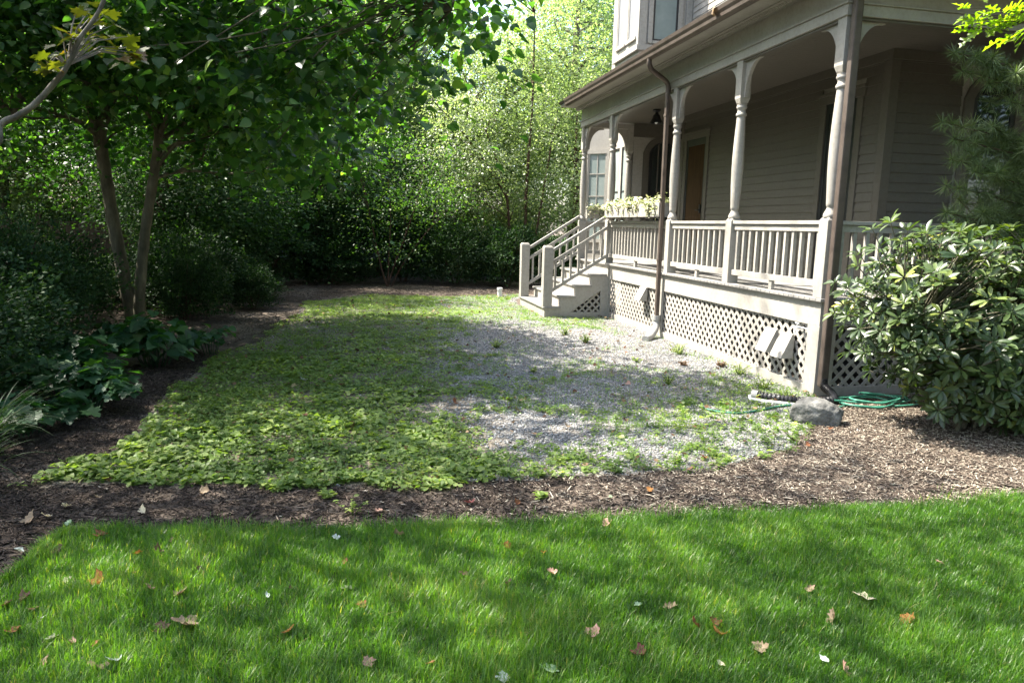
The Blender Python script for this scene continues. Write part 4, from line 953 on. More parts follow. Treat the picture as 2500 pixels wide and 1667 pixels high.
# light sunlit tree beside the house
bE = (.25, 14.3, 0)
st_ = [[(0, 0, 0, .09), (-.02, 0, 1.5, .075), (.0, 0, 3, .06), (.1, 0, 5, .045), (.1, 0, 7.5, .02)], [(-.2, .1, 0, .08), (-.45, .1, 1.3, .065), (-.6, .1, 2.6, .05), (-1.2, 0, 4.2, .04), (-2.0, 0, 6, .015)], [(.15, .1, 0, .06), (.35, .1, 1.5, .05), (.6, .2, 3, .04), (.9, .2, 5, .02)], [(-.55, .1, 2.4, .04), (-1.2, -.2, 3.3, .035), (-2.1, -.4, 4.3, .025), (-2.9, -.5, 5.0, .01)]]
tree('light_tree', bE, [[(x_, y_, z_, r_*.7) for x_, y_, z_, r_ in q_] for q_ in st_], [((-.6, 0, 4.7), (2.3, 1.8, 2.6)), ((-1.9, -.3, 3.6), (1.6, 1.3, 1.3)), ((.6, .2, 3.2), (1.1, 1.0, 1.5)), ((-.3, .3, 7.6), (2.2, 1.8, 1.8))], 520, 40, .075, T_OVAL, L_LIGHT, BARKR, 'airy pale green tree with thin dark stems in the sun beyond the steps', None, 37, .27, .4, .5, 34, .025, .2, .34, coh=.55)

# ---- dark hedge bushes
def bush_proto(name, rad, hgt, n, lsz, lmat, seed, label, group, T=T_OVAL, nst=7):
    rg = np.random.default_rng(seed); o = empty(name, (0, 0, 0), 0, label, 'bush', group); mb = MB()
    for k in range(nst):
        a = rg.uniform(0, 2*PI); e = np.array([math.cos(a)*rad*.6, math.sin(a)*rad*.6, hgt*rg.uniform(.6, .9)])
        mb.tube(smooth_path([(e[0]*.1, e[1]*.1, -.02), e*.45+rg.normal(0, .05, 3), e], 4), list(np.linspace(.022, .006, 9)), 6, False)
    mb.build('stem', BARKR, o, smooth=True)
    d = unit(rg.normal(0, 1, (n, 3))); d[:, 2] = np.abs(d[:, 2])*1.0
    lump = 1+.8*(vnoise(d+5*seed, 2.3, seed)-.5)+.5*(vnoise(d+5*seed, 5.5, seed+1)-.5)
    r_ = (.45+.55*rg.random(n)**.6)*lump; P = d*r_[:, None]*np.array([rad, rad, hgt*.55])+np.array([0, 0, hgt*.42]); lo = P[:, 2] < .12; P[lo, 2] = rg.uniform(.08, .4, lo.sum())
    k = rg.random(n) < .25; P[k, 2] = rg.uniform(.12, hgt*.5, k.sum())
    A = unit(d+rg.normal(0, .6, (n, 3))+np.array([0, 0, .2])); N = unit(up_rand(rg, n, .7)+.6*d)
    link('foliage', leaf_mesh('foliage', P, A, N, lsz*rg.uniform(.6, 1.3, n), T, np.clip(vnoise(P, 3, seed)*.7+rg.normal(.08, .18, n), 0, 1)), lmat, o); return o
def place(o, x, y, s=1, rz=0, sz=None, label=None):
    o.location = (x, y, 0); o.scale = (s*(.9+.25*((x*5.3) % 1)), s, (sz or s)*(.8+.4*((x*3.7+y*1.9) % 1) if 'bush' in o.name else 1)); o.rotation_euler.z = rz
    if label: o['label'] = label
    return o
Y1_ = bush_proto('yew_bush', 1.0, 1.45, 17000, .045, L_DARK, 41, 'x', 'dark evergreen bushes along the left bed')
B1_ = bush_proto('evergreen_bush', 1.25, 1.9, 11000, .085, L_DARK, 42, 'x', 'dark bushes closing the back of the drive')
spots = [(Y1_, -8.15, .25, .95, .3, 1.0, 'low dark evergreen bush at the left edge nearest the strap leaved plants'), (Y1_, -8.35, 2.0, .95, 1.7, .95, 'dark evergreen bush at the left edge, second one back in the row'), (Y1_, -8.75, 3.7, 1.0, 2.9, 1.02, 'dark evergreen bush left of the slender trunks, third in the row'),
         (Y1_, -9.5, 6.2, 1.05, 4.1, .8, 'dark evergreen bush just behind the left leaning trunk'), (Y1_, -10.4, 3.6, 1.05, 5.1, .78, 'dark evergreen bush deep in the left bed behind the front row'), (Y1_, -11.2, 5.8, 1.1, .9, .75, 'evergreen bush under the fence end at the far left'),
         (B1_, -9.4, 8.4, .95, .4, .55, 'dark broadleaf bush behind the two trunks, left of the back bed'), (B1_, -8.0, 10.6, 1.0, 2.2, .95, 'dark broadleaf bush left of the thin multi stemmed tree'), (B1_, -6.9, 12.9, 1.05, 1.2, .95, 'dark broadleaf bush at the far left corner of the back bed'),
         (B1_, -5.2, 13.4, .85, 3.0, .7, 'dark broadleaf bush left behind the fanning thin stems'), (B1_, -3.3, 14.3, .9, 3.9, .95, 'dark broadleaf bush right behind the fanning thin stems'), (B1_, -1.9, 13.5, .8, 5.0, .8, 'tall dark broadleaf bush left of the steps in the back bed'), (B1_, -.55, 12.9, .8, .2, .85, 'dark broadleaf bush nearest the steps and the white pipe'),
         (B1_, -11.0, 9.5, 1.2, 2.0, .5, 'dark broadleaf bush in front of the brown fence'), (B1_, 1.0, 12.8, .7, 2.5, .8, 'dark bush tucked behind the stair railing')]
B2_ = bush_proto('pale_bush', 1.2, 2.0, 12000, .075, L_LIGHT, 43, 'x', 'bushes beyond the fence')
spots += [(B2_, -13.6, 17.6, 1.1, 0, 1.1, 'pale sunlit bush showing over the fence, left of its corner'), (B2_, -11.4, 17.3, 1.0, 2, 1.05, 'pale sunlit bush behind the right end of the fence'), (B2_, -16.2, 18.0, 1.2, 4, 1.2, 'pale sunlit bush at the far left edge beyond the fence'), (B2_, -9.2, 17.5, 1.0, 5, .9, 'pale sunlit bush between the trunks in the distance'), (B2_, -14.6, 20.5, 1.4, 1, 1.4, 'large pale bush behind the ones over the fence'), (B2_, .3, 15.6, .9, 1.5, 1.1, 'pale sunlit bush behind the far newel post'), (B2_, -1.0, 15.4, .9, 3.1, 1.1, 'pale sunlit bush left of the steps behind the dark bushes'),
          (B1_, -7.6, 7.6, .75, 1.1, .75, 'dark bush right behind the slender trunks'), (B1_, -6.45, 7.7, .38, 2.2, .36, 'small low dark bush at the left rim of the weedy drive'), (B1_, -6.9, 9.4, .6, 4.2, .5, 'low dark bush in the bare back bed'), (B1_, -7.3, 6.2, .5, .4, .5, 'low dark bush at the right of the trunk bases')]
used = set()
for pr, x, y, s, rz, sz, lb in spots:
    o = pr if id(pr) not in used else copy_tree(pr); used.add(id(pr)); place(o, x, y, s, rz, sz, lb)

# ---- trees further away: four kinds, copied
def bigtree(name, h, rad, nc, per, size, lmat, bark, seed, trunk_r, low=.25, T=T_DIAM):
    ells = [((0, 0, h*(.5+low*.5)), (rad, rad, h*(.5-low*.5))), ((rad*.45, -rad*.3, h*.5), (rad*.7, rad*.6, h*.2)), ((-rad*.5, rad*.2, h*.45), (rad*.65, rad*.6, h*.18))]
    st = [[(0, 0, -.05, trunk_r*1.3), (.05, 0, h*.12, trunk_r), (.1, .05, h*.35, trunk_r*.75), (0, .1, h*.6, trunk_r*.5), (.1, 0, h*.9, trunk_r*.15)]]
    return tree(name, (0, 0, 0), st, ells, nc, per, size, T, lmat, bark, 'x', 'tall trees behind the garden', seed, rad*.125, .5, .5, 22, trunk_r*.4, .25, .38, coh=.62)
K1 = bigtree('shade_tree', 11, 4.0, 800, 70, .115, L_MID, BARK, 51, .22, .2)
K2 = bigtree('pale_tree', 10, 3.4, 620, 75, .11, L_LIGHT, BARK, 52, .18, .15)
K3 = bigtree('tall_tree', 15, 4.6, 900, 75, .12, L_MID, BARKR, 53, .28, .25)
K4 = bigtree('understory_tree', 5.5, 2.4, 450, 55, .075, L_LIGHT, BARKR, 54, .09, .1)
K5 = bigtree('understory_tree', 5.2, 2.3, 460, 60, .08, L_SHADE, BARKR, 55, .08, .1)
K6 = bigtree('tall_tree', 18, 4.6, 200, 48, .13, L_MID, BARK, 56, .3, .62)
far = [(K1, -14.5, 17, 1, 0, 'leafy tree behind the brown fence at the left edge'), (K1, -10.8, 19.5, 1, 1, 'leafy tree seen between the two slender trunks'), (K1, -7.6, 18.0, .95, 2.4, 'leafy tree behind the fork of the nearer trunk'), (K1, -5.5, 20.5, 1.05, 3, 'leafy tree in front of the blue grey neighbour house'),
       (K2, -2.6, 20.0, 1.05, 4, 'pale tree rising behind the back bed, left of the airy tree'), (K2, .4, 18.6, .88, 5.2, 'pale tree directly behind the airy tree'), (K2, 3.2, 19.5, 1.2, .6, 'tall pale sunlit tree beside the upper house corner'), (K3, 9.0, 26, 1.1, 1.6, 'tallest tree behind the upper storey of the house'),
       (K3, -4.6, 30, 1.05, 2.2, 'tall tree behind the neighbour house, right of its roof'), (K3, -10.5, 29, 1.1, 3.3, 'tall tree behind the neighbour house, left of its roof'), (K3, -17.5, 26, 1.05, 4.4, 'tall tree at the far left behind the fence'), (K1, -19, 20, 1.1, 5.5, 'leafy tree beyond the parked van at far left'),
       (K3, 7, 30, 1.1, .3, 'tall tree hidden partly by the house corner'), (K3, -15, 36, 1.2, 1.3, 'distant tree in the gap above the fence'), (K3, -4.6, 41, 1.3, 2.3, 'distant tree far behind the back bed'), (K3, -8, 42, 1.3, 5.3, 'distant tree in the gap over the neighbour roof'), (K3, -24, 33, 1.3, .8, 'distant tree at the outer left'),
       (K4, -12.6, 17.6, 1, 0, 'pale understory tree just behind the brown fence'), (K4, -9.0, 15.0, .9, 1.2, 'bright low tree left of the red brown trunk base'), (K5, -6.4, 15.4, 1, 2.1, 'shady low tree behind the left end of the back bed'), (K5, -3.9, 16.2, 1.0, 3.3, 'low tree behind the fanning thin stems'), (K4, -1.2, 16.3, 1.0, 4.3, 'low pale tree behind the dark bushes left of the steps'), (K4, 2.0, 15.6, 1.1, 5.3, 'low pale tree behind the stair railing'), (K4, -15.8, 17.5, 1.1, .5, 'pale understory tree at the left edge behind the fence'),
       (K1, -15.5, 8.6, .9, 2.5, 'shady tree at the left behind the evergreen bushes'), (K1, -14.5, 2.5, .95, 4.0, 'shade tree just outside the left edge'),
       (K5, -8.5, 10.4, .95, 3.0, 'small tree added to shade the bare back bed'), (K5, -7.7, 11.9, .85, 1.0, 'small shady tree over the bushes left of the back bed'), (K5, -5.6, 14.2, .85, 4.0, 'small shady tree behind the left of the back bed'), (K2, -9.6, 18.6, .9, 2.0, 'bright sunlit tree glowing through the gap between the trunks'), (K6, -13.5, 5.0, 1, .5, 'very tall tree left of the garden whose high crown shades the drive'), (K6, -12.8, -.5, 1, 2.5, 'very tall tree left of the lawn with a high open crown'),  # tree over the back bed added to block the sun there
       (K1, 7.5, -6.5, 1, 1.0, 'added unseen tree beyond the right edge in front of the house'), (K3, 4.5, -13, .9, 2.0, 'added unseen tall tree behind the viewer at right'), (K3, -4, -17, 1, 3.0, 'added unseen tall tree straight behind the viewer'), (K1, -12, -13, 1, 4.0, 'added unseen tree behind the viewer at left'), (K1, 11, -1.5, 1, 5.0, 'added unseen tree past the right end of the porch'), (K1, 1.5, -16.5, 1, .4, 'added unseen tree behind the viewer between two taller ones')]  # unseen trees added to cut the sky light reaching the porch
used = set()
for pr, x, y, s, rz, lb in far:
    o = pr if id(pr) not in used else copy_tree(pr); used.add(id(pr)); place(o, x, y, s, rz, s*(.92+.16*((x*7.3+y*3.1) % 1)), lb)

# ---- rhododendron at the right
def rhododendron():
    base = np.array([.62, -1.25, 0]); rg = np.random.default_rng(61)
    o = empty('rhododendron_bush', base, 0, 'large glossy rhododendron bush in front of the porch end', 'bush')
    W_ = []
    for _ in range(16000):
        d = unit(rg.normal(0, 1, (1, 3)))[0]; r_ = rg.uniform(.4, 1.04)
        p = np.array([.12, .08, .96])+d*np.array([1.3, .72, .84])*r_
        if p[2] < .08 or p[2] > 1.72: continue
        if p[0] < -.45 and p[2] < .3+(-.45-p[0])*.8: continue
        if vnoise(p[None]+3, 2.4, 62)[0] < .17: continue
        if not W_ or np.min(np.sum((np.array(W_)-p)**2, 1)) > .07**2: W_.append(p)
        if len(W_) > 1150: break
    for u, v, yy in ((2040, 690, -1.05), (2090, 740, -1.0), (2070, 770, -1.05), (2130, 560, -1.0), (2175, 545, -1.0), (2250, 560, -1.1), (2100, 620, -1.0), (2110, 860, -1.25), (2060, 745, -1.0), (2330, 560, -1.1), (2420, 565, -1.2), (2210, 590, -1.15), (2095, 650, -1.1), (2140, 850, -1.25), (2230, 910, -1.5), (2290, 1000, -1.6), (2440, 900, -1.75)):
        W_.append(atY(u, v, yy)-base)
    for _ in range(2500):
        d = unit(rg.normal(0, 1, (1, 3)))[0]; p = np.array([.5, -.28, .46])+d*np.array([.85, .45, .42])*rg.uniform(.5, 1)
        if p[2] > .08 and all(np.linalg.norm(p-q) > .085 for q in W_): W_.append(p)
    W_ = np.array(W_); n = len(W_); k = 9
    out = unit((W_-np.array([.1, .1, .5]))*np.array([1, 1.2, 1]))+np.array([0, 0, .45]); out = unit(out)
    a = np.arange(k)*2*PI/k*1.0; a = a[None]+rg.uniform(0, 6, (n, 1))+rg.normal(0, .2, (n, k))
    e1 = unit(np.cross(out, np.array([.3, .2, 1.0])+0*out)); e2 = np.cross(out, e1)
    el = rg.normal(.5, .35, (n, k))
    A = (np.cos(a)[..., None]*e1[:, None]+np.sin(a)[..., None]*e2[:, None])+el[..., None]*out[:, None]
    A = A.reshape(-1, 3); A[:, 2] -= .06; N = np.repeat(out, k, 0)+rg.normal(0, .22, (n*k, 3))
    P = np.repeat(W_, k, 0)+unit(A)*.012
    tn = np.clip(np.repeat(rg.normal(.42, .2, n), k)+rg.normal(0, .13, n*k), 0, 1)
    link('foliage', leaf_mesh('foliage', P, A, N, 0.108*np.repeat(rg.uniform(.75, 1.15, n), k)*rg.uniform(.75, 1.15, n*k), T_RHODO, tn, True), L_RHODO, o)
    mb = MB(); forks = []
    for j in range(9):
        e = np.array([rg.uniform(-.75, .95), rg.uniform(-.35, .35), rg.uniform(.55, 1.05)]); s_ = np.array([rg.normal(0, .12), rg.normal(0, .1), -.03])
        P_ = smooth_path([s_, s_+(e-s_)*np.array([.25, .25, .4])+rg.normal(0, .05, 3), e], 5); mb.tube(P_, list(np.linspace(.024, .012, len(P_))), 7, False); forks += P_[3:]
    F_ = np.array([list(f) for f in forks])
    for w_ in W_[::1]:
        i = np.argmin(np.linalg.norm(F_-w_, axis=1)+np.maximum(F_[:, 2]-w_[2], 0)); f = F_[i]
        mb.tube(smooth_path([f, (f+w_)/2+rg.normal(0, .04, 3), w_], 3), list(np.linspace(.008, .004, 7)), 5, False)
    mb.build('stem', BARK, o, smooth=True); return o
rhododendron()

# ---- white pine and oak at the right edge
def needle_tufts(rg, C, per, L):
    n = len(C)*per; d = rg.normal(0, 1, (n, 3)); d[:, 2] += .15; d = unit(d); P = np.repeat(C, per, 0)+d*.01
    return P, d+np.array([0, 0, -.12]), up_rand(rg, n, .8), L*rg.uniform(.7, 1.15, n), np.clip(np.repeat(rg.normal(.45, .15, len(C)), per)+rg.normal(0, .2, n), 0, 1)
bP = np.array([3.1, -1.1, -.03]); rg = np.random.default_rng(71)
po = empty('pine_tree', bP, 0, 'soft needled pine reaching in from the right edge before the porch window', 'tree')
mb = MB(); mb.tube(smooth_path([(0, 0, 0), (.05, 0, 2), (0, 0, 4), (.05, 0, 7)], 5), list(np.linspace(.14, .04, 16)), 12)
tips = [(2300, 300, -.45), (2330, 130, -.5), (2325, 390, -.5), (2340, 460, -.5), (2310, 520, -.5), (2380, 420, -.6), (2400, 500, -.55), (2450, 540, -.55), (2370, 540, -.5), (2440, 440, -.6), (2470, 250, -.7), (2440, 330, -.6), (2480, 180, -.9), (2490, 370, -.7), (2350, 175, -.5), (2480, 480, -.6), (2410, 180, -.5), (2330, 340, -.5), (2385, 350, -.5)]
C = []
for u, v, yy in tips:
    t = Vector(atY(u, v, yy)-bP); s_ = Vector((0, 0, max(.9, min(5, t.z-.15)))); mid = s_.lerp(t, .55)+Vector((0, 0, -.12)); path = smooth_path([s_, mid, t], 8)
    mb.tube(path, list(np.linspace(.022, .004, len(path))), 6, False)
    for q in path[-12:]: C.append(np.array(q))
    for k in range(12):
        j = -3-int(rg.integers(0, 11)); q = np.array(path[j])+rg.normal(0, .1, 3)+np.array([-.05, 0, .02]); mb.tube([path[j-1], Vector(q)], [.005, .003], 5, False); C += [q, q*.6+np.array(path[j-1])*.4]
for k in range(70):
    a = rg.uniform(0, 2*PI); z = rg.uniform(2.6, 7); l_ = rg.uniform(.5, 1.5)*(1.15-z/9); t = Vector((math.cos(a)*l_, math.sin(a)*l_, z+.1)); mb.tube([(0, 0, z), t], [.015, .004], 5, False)
    for f in (.5, .7, .85, 1): C.append(np.array(Vector((0, 0, z)).lerp(t, f))+rg.normal(0, .05, 3))
mb.build('trunk', BARKR, po, smooth=True)
link('needles', leaf_mesh('needles', *needle_tufts(rg, np.array(C), 105, .115)[:4], T_NEEDLE, needle_tufts(np.random.default_rng(72), np.array(C), 105, .1)[4]), L_PINE, po)
bO = np.array([2.0, -3.6, -.03]); rg = np.random.default_rng(73)
oo = empty('oak_tree', bO, 0, 'oak at the right edge with bright lobed leaves hanging in the top corner', 'tree')
mb = MB(); mb.tube(smooth_path([(0, 0, 0), (.03, 0, 2), (0, .1, 4), (.1, 0, 6.5)], 5), list(np.linspace(.16, .05, 16)), 12)
ends = [(2345, 45, -2.4), (2370, 70, -2.4), (2400, 50, -2.45), (2440, 30, -2.5), (2470, 60, -2.5), (2480, 20, -2.55), (2430, 80, -2.45), (2450, 100, -2.4), (2490, 100, -2.5), (2360, 20, -2.4), (2420, 55, -2.4), (2385, 80, -2.4)]
P = []; A = []
root = Vector((-.1, .1, 3.2)); hub = Vector(atY(2560, 60, -2.6)-bO); bp = smooth_path([root, root.lerp(hub, .5)+Vector((0, 0, .15)), hub], 5); mb.tube(bp, list(np.linspace(.04, .014, len(bp))), 8, False)
for u, v, yy in ends:
    t = atY(u, v, yy)-bO; s_ = hub; tw = smooth_path([s_, s_.lerp(Vector(t), .5)+Vector((0, 0, .03)), Vector(t)], 4); mb.tube(tw, list(np.linspace(.006, .002, len(tw))), 5, False)
    for k in range(4):
        a = rg.uniform(-.9, .9); P.append(np.array(tw[-1-rg.integers(0, 4)])+rg.normal(0, .012, 3)); d = np.array(Vector(t)-s_); d = d/np.linalg.norm(d); A.append(d+rg.normal(0, .55, 3)+np.array([0, 0, -.15]))
for k in range(260):
    a = rg.uniform(0, 2*PI); l_ = rg.uniform(.4, 1.7); z = rg.uniform(4.2, 6.6); q = np.array([math.cos(a)*l_+.3, math.sin(a)*l_-.4, z])
    if k % 8 == 0: mb.tube([(0, 0, z-.3), Vector(q)], [.02, .004], 5, False)
    for j in range(5): P.append(q+rg.normal(0, .12, 3)); A.append(rg.normal(0, 1, 3)+np.array([0, 0, -.3]))
P = np.array(P); n = len(P)
mb.build('trunk', BARK, oo, smooth=True)
link('crown', leaf_mesh('crown', P, np.array(A), up_rand(rg, n, .5), rg.uniform(.075, .125, n), T_OAK, np.clip(rg.normal(.5, .25, n), 0, 1)), L_OAK, oo)

# ---- leafy plants in the left bed
def herb(name, x, y, nst, hgt, rad, lsz, seed, label, T=T_MAPLE):
    rg = np.random.default_rng(seed); o = empty(name, (x, y, 0), 0, label, 'plant', 'leafy plants in the left bed'); mb = MB(); P = []; A = []
    for k in range(nst):
        a = rg.uniform(0, 2*PI); r_ = rad*math.sqrt(rg.random()); e = np.array([math.cos(a)*r_, math.sin(a)*r_, hgt*rg.uniform(.55, 1)*(1.1-.4*r_/rad)])
        pth = smooth_path([(e[0]*.25, e[1]*.25, -.01), (e[0]*.5, e[1]*.5, e[2]*.7), e], 4); mb.tube(pth, list(np.linspace(.005, .0025, len(pth))), 5, False)
        for j in range(5):
            q = np.array(pth[-1-(j % 6)])+rg.normal(0, .03, 3); b = rg.uniform(0, 2*PI); P.append(q); A.append([math.cos(b)+e[0]/rad*.8, math.sin(b)+e[1]/rad*.8, -.3])
    mb.build('stem', L_HERB, o); P = np.array(P); n = len(P)
    link('foliage', leaf_mesh('foliage', P, np.array(A), up_rand(rg, n, .3), lsz*rg.uniform(.7, 1.25, n), T, np.clip(rg.normal(.45, .2, n), 0, 1)), L_HERB, o)
herb('leafy_plant', -6.75, 2.2, 34, .62, .55, .15, 81, 'broad leaved plant spilling over at the foot of the two trunks', T_HEART)
herb('leafy_plant', -7.15, .75, 40, .55, .62, .13, 82, 'lobed leaf plant at the left bed between trunks and strap leaves')
herb('leafy_plant', -6.75, .1, 30, .42, .42, .12, 83, 'lower lobed leaf plant beside the weedy edge of the drive')
herb('leafy_plant', -7.55, 1.9, 26, .5, .45, .13, 84, 'lobed leaf plant half hidden under the left evergreen bush')
herb('leafy_plant', -6.3, 2.9, 14, .4, .35, .11, 85, 'small leafy plant right of the trunk bases', T_HEART)
herb('leafy_plant', -7.0, -.45, 24, .35, .4, .11, 89, 'lobed leaf plant in front of the evergreen bush at the left edge')
herb('leafy_plant', -7.3, 3.4, 24, .45, .5, .13, 90, 'broad leaved plant beside the bases of the two trunks', T_HEART)
def strap(x, y, n, L, seed, label):
    rg = np.random.default_rng(seed); o = empty('strap_leaf_plant', (x, y, 0), 0, label, 'plant', 'strap leaved plants at the left edge'); V = []; F = []; tt = []
    for k in range(n):
        a = rg.uniform(0, 2*PI); d = np.array([math.cos(a), math.sin(a)]); s_ = np.array([-d[1], d[0]]); l_ = L*rg.uniform(.6, 1.1); wd = rg.uniform(.008, .016); arch = rg.uniform(.7, 1.5); b = rg.normal(0, .05, 2); t0 = rg.random()
        for i in range(8):
            t = i/7; ang = PI/2*(1-.1)-arch*t*1.25; 
            if i == 0: p = np.array([0., 0.]); 
            else: p = p+l_/7*np.array([math.cos(ang), math.sin(ang)])
            ww = wd*(1-t**2.5)*.5+.0006; c = b+d*p[0]
            V += [(c[0]-s_[0]*ww, c[1]-s_[1]*ww, max(p[1], .01)+ww*.5), (c[0], c[1], max(p[1], .01)), (c[0]+s_[0]*ww, c[1]+s_[1]*ww, max(p[1], .01)+ww*.5)]; tt += [t0]*3
        q = len(V)-24
        for i in range(7): F += [(q+i*3, q+i*3+1, q+i*3+4, q+i*3+3), (q+i*3+1, q+i*3+2, q+i*3+5, q+i*3+4)]
    link('leaves', np_mesh('leaves', V, [np.array(F)], {'tint': tt}), L_STRAP, o)
strap(-7.05, -1.05, 95, .75, 86, 'arching strap leaved clump at the left edge touching the mulch strip'); strap(-6.85, -1.75, 60, .6, 87, 'nearest strap leaved clump at the left edge by the lawn corner'); strap(-7.5, -.3, 80, .75, 88, 'strap leaved clump behind the other two, under the bush')

# ---- fence, van and neighbour house seen through the leaves
FENCEM = mottled('fence_wood', [(.3, (.045, .03, .022)), (.7, (.09, .062, .045))], 4, .8, 40, .3, .2, stretch=(6, 6, .6))
fo = empty('board_fence', (-13.6, 16, 0), 0, 'brown board fence with capped posts behind the left bushes', 'fence')
mb = MB()
for k in range(56): mb.box(k*.15-1.6, k*.15-1.6+.142, -.01, .012, .05, 1.42+.01*math.sin(k*2.1))
mb.build('board_panel', FENCEM, fo); MB().box(-1.6, 6.8, .013, .05, 1.2, 1.3).box(-1.6, 6.8, .013, .05, .3, .4).build('rail', FENCEM, fo); MB().box(-1.6, 6.8, -.03, .05, 1.435, 1.47).build('top_cap', FENCEM, fo)
for k in range(5): p_ = MB().box(k*2.05-1.65, k*2.05-1.53, -.075, -.0105, 0, 1.62).box(k*2.05-1.68, k*2.05-1.5, -.1, .02, 1.621, 1.66).build('post', FENCEM, fo, .004)
CARP = mottled('van_paint', [(.3, (.14, .17, .22)), (.7, (.16, .19, .24))], 3, .25, 40, .0, .6); CARP.node_tree.nodes['Principled BSDF'].inputs['Coat Weight'].default_value = .6
vo = empty('parked_van', (-11.2, 21.5, 0), R(8), 'blue grey van parked beyond the fence, seen between the trunks', 'van')
prof = [(-2.3, .45), (-2.35, .9), (-2.2, 1.05), (-1.75, 1.85), (-1.5, 1.98), (.9, 1.98), (1.2, 1.85), (1.75, 1.15), (2.3, 1.0), (2.4, .75), (2.35, .45), (1.85, .45), (1.8, .62), (1.5, .75), (1.2, .62), (1.15, .45), (-1.05, .45), (-1.1, .62), (-1.4, .75), (-1.7, .62), (-1.75, .45)]
o = MB().prism(prof, 'y', -.88, .88).build('body', CARP, vo, .05)
bmx = bmesh.new(); bmx.from_mesh(o.data); bmesh.ops.recalc_face_normals(bmx, faces=bmx.faces); bmx.to_mesh(o.data); bmx.free()
for a, b in ((-1.55, -.75), (-.65, .15), (.25, 1.15)):
    for sd in (-.885, .885): MB().prism([(a-.08, 1.15), (b+(.25 if b > 1 else 0), 1.15), (b, 1.78), (a+.1, 1.78)], 'y', sd-.006, sd+.006).build('window', GLASS, vo)
for x in (-1.4, 1.5):
    for sd in (-.8, .8):
        wv = bpy.data.meshes.new('wheel'); q = MB().lathe([(.2, -.1), (.31, -.1), (.33, -.06), (.33, .06), (.31, .1), (.2, .1)], 0, 0, 20).build('wheel', BLACKP, vo, smooth=True); q.location = (x, sd, .33); q.rotation_euler.x = PI/2
        q2 = MB().lathe([(.05, -.09), (.2, -.1), (.2, .1), (.05, .09)], 0, 0, 14).build('rim', ZINC, q)
NB = paint_mat('blue_grey_siding', (.16, .18, .27), .08, .6)
no = empty('neighbour_house', (-6.5, 25, 0), R(-6), 'blue grey clapboard house hidden behind the trees', 'house')
mb = MB(); mb.box(-5.5, 5.5, 0, 7, 0, 5.6)
z = .3
while z < 5.5: mb.prism([(0.002, z), (-.02, z), (-.004, z+.135), (.002, z+.135)], 'x', -5.5, 5.5); z += .14
o = mb.build('wall', NB, no); bmx = bmesh.new(); bmx.from_mesh(o.data); bmesh.ops.recalc_face_normals(bmx, faces=bmx.faces); bmx.to_mesh(o.data); bmx.free()
MB().prism([(-.5, 5.6), (7.5, 5.6), (3.5, 8.6)], 'x', -5.9, 5.9).build('roof', SHINGLE, no)
for x in (-3.8, -1.2, 1.4, 4.0):
    for z in (1.2, 3.6):
        w_ = MB().box(x-.55, x-.45, -.045, -.021, z-.1, z+1.4).box(x+.45, x+.55, -.045, -.021, z-.1, z+1.4).box(x-.45, x+.45, -.046, -.021, z+1.3, z+1.4).box(x-.45, x+.45, -.06, -.021, z-.1, z).build('window', WHITEP, no)
        MB().box(x-.45, x+.45, -.032, -.0215, z, z+1.3).build('pane', GLASS, w_); MB().box(x-.45, x+.45, -.04, -.0325, z+.63, z+.68).build('sash', WHITEP, w_)
# ------------------------------------------------------------------ fallen leaves, weed clumps
def dead(name, a, b, tf=.2):
    mt = leaf_mat(name, [(0, a), (1, b)], (.3, .28, .2), tf, .7, .25)
    return mt
LM = {'brown': dead('leaf_brown', (.07, .042, .026), (.15, .095, .06)), 'tan': dead('leaf_tan', (.17, .12, .075), (.32, .24, .16)), 'orange': dead('leaf_orange', (.26, .11, .03), (.42, .2, .06)),
      'rust': dead('leaf_rust', (.14, .055, .028), (.26, .11, .05)), 'maroon': dead('leaf_maroon', (.10, .03, .035), (.17, .055, .05)), 'silver': dead('leaf_silver', (.36, .4, .36), (.5, .54, .5)),
      'pale': dead('leaf_pale', (.5, .44, .3), (.64, .57, .42)), 'green': dead('leaf_green', (.2, .3, .16), (.32, .42, .26)), 'pink': dead('leaf_pink', (.3, .17, .13), (.45, .29, .22))}
TT = {'maple': T_MAPLE, 'oak': T_OAK, 'oval': T_OVAL, 'heart': T_HEART}
def curl_mesh(T, size, rg, curl):
    V, F = T; V = V.copy(); V[:, 0] -= .5
    bm = bmesh.new(); vs = [bm.verts.new(v) for v in V]
    for f in F:
        for q in f: bm.faces.new([vs[i] for i in q])
    bmesh.ops.triangulate(bm, faces=bm.faces[:]); bmesh.ops.subdivide_edges(bm, edges=bm.edges[:], cuts=2, use_grid_fill=True)
    W_ = np.array([v.co[:] for v in bm.verts]); th = rg.uniform(0, 6.28); t_ = W_[:, 0]*math.cos(th)+W_[:, 1]*math.sin(th)
    W_[:, 2] += curl*1.7*W_[:, 0]**2+curl*1.3*t_**2+(vnoise(W_+rg.uniform(0, 50), 4.5, int(rg.integers(1e6)))-.5)*(.12+.22*curl)
    W_[:, :2] *= 1-.35*curl*np.abs(t_)[:, None]
    for v, q in zip(bm.verts, W_): v.co = q*size
    me = bpy.data.meshes.new('fallen_leaf'); bm.to_mesh(me); bm.free(); me.polygons.foreach_set('use_smooth', [True]*len(me.polygons))
    at = me.attributes.new('tint', 'FLOAT', 'POINT'); at.data.foreach_set('value', np.clip(vnoise(W_+9, 5, 7), 0, 1).astype(np.float32)); return me
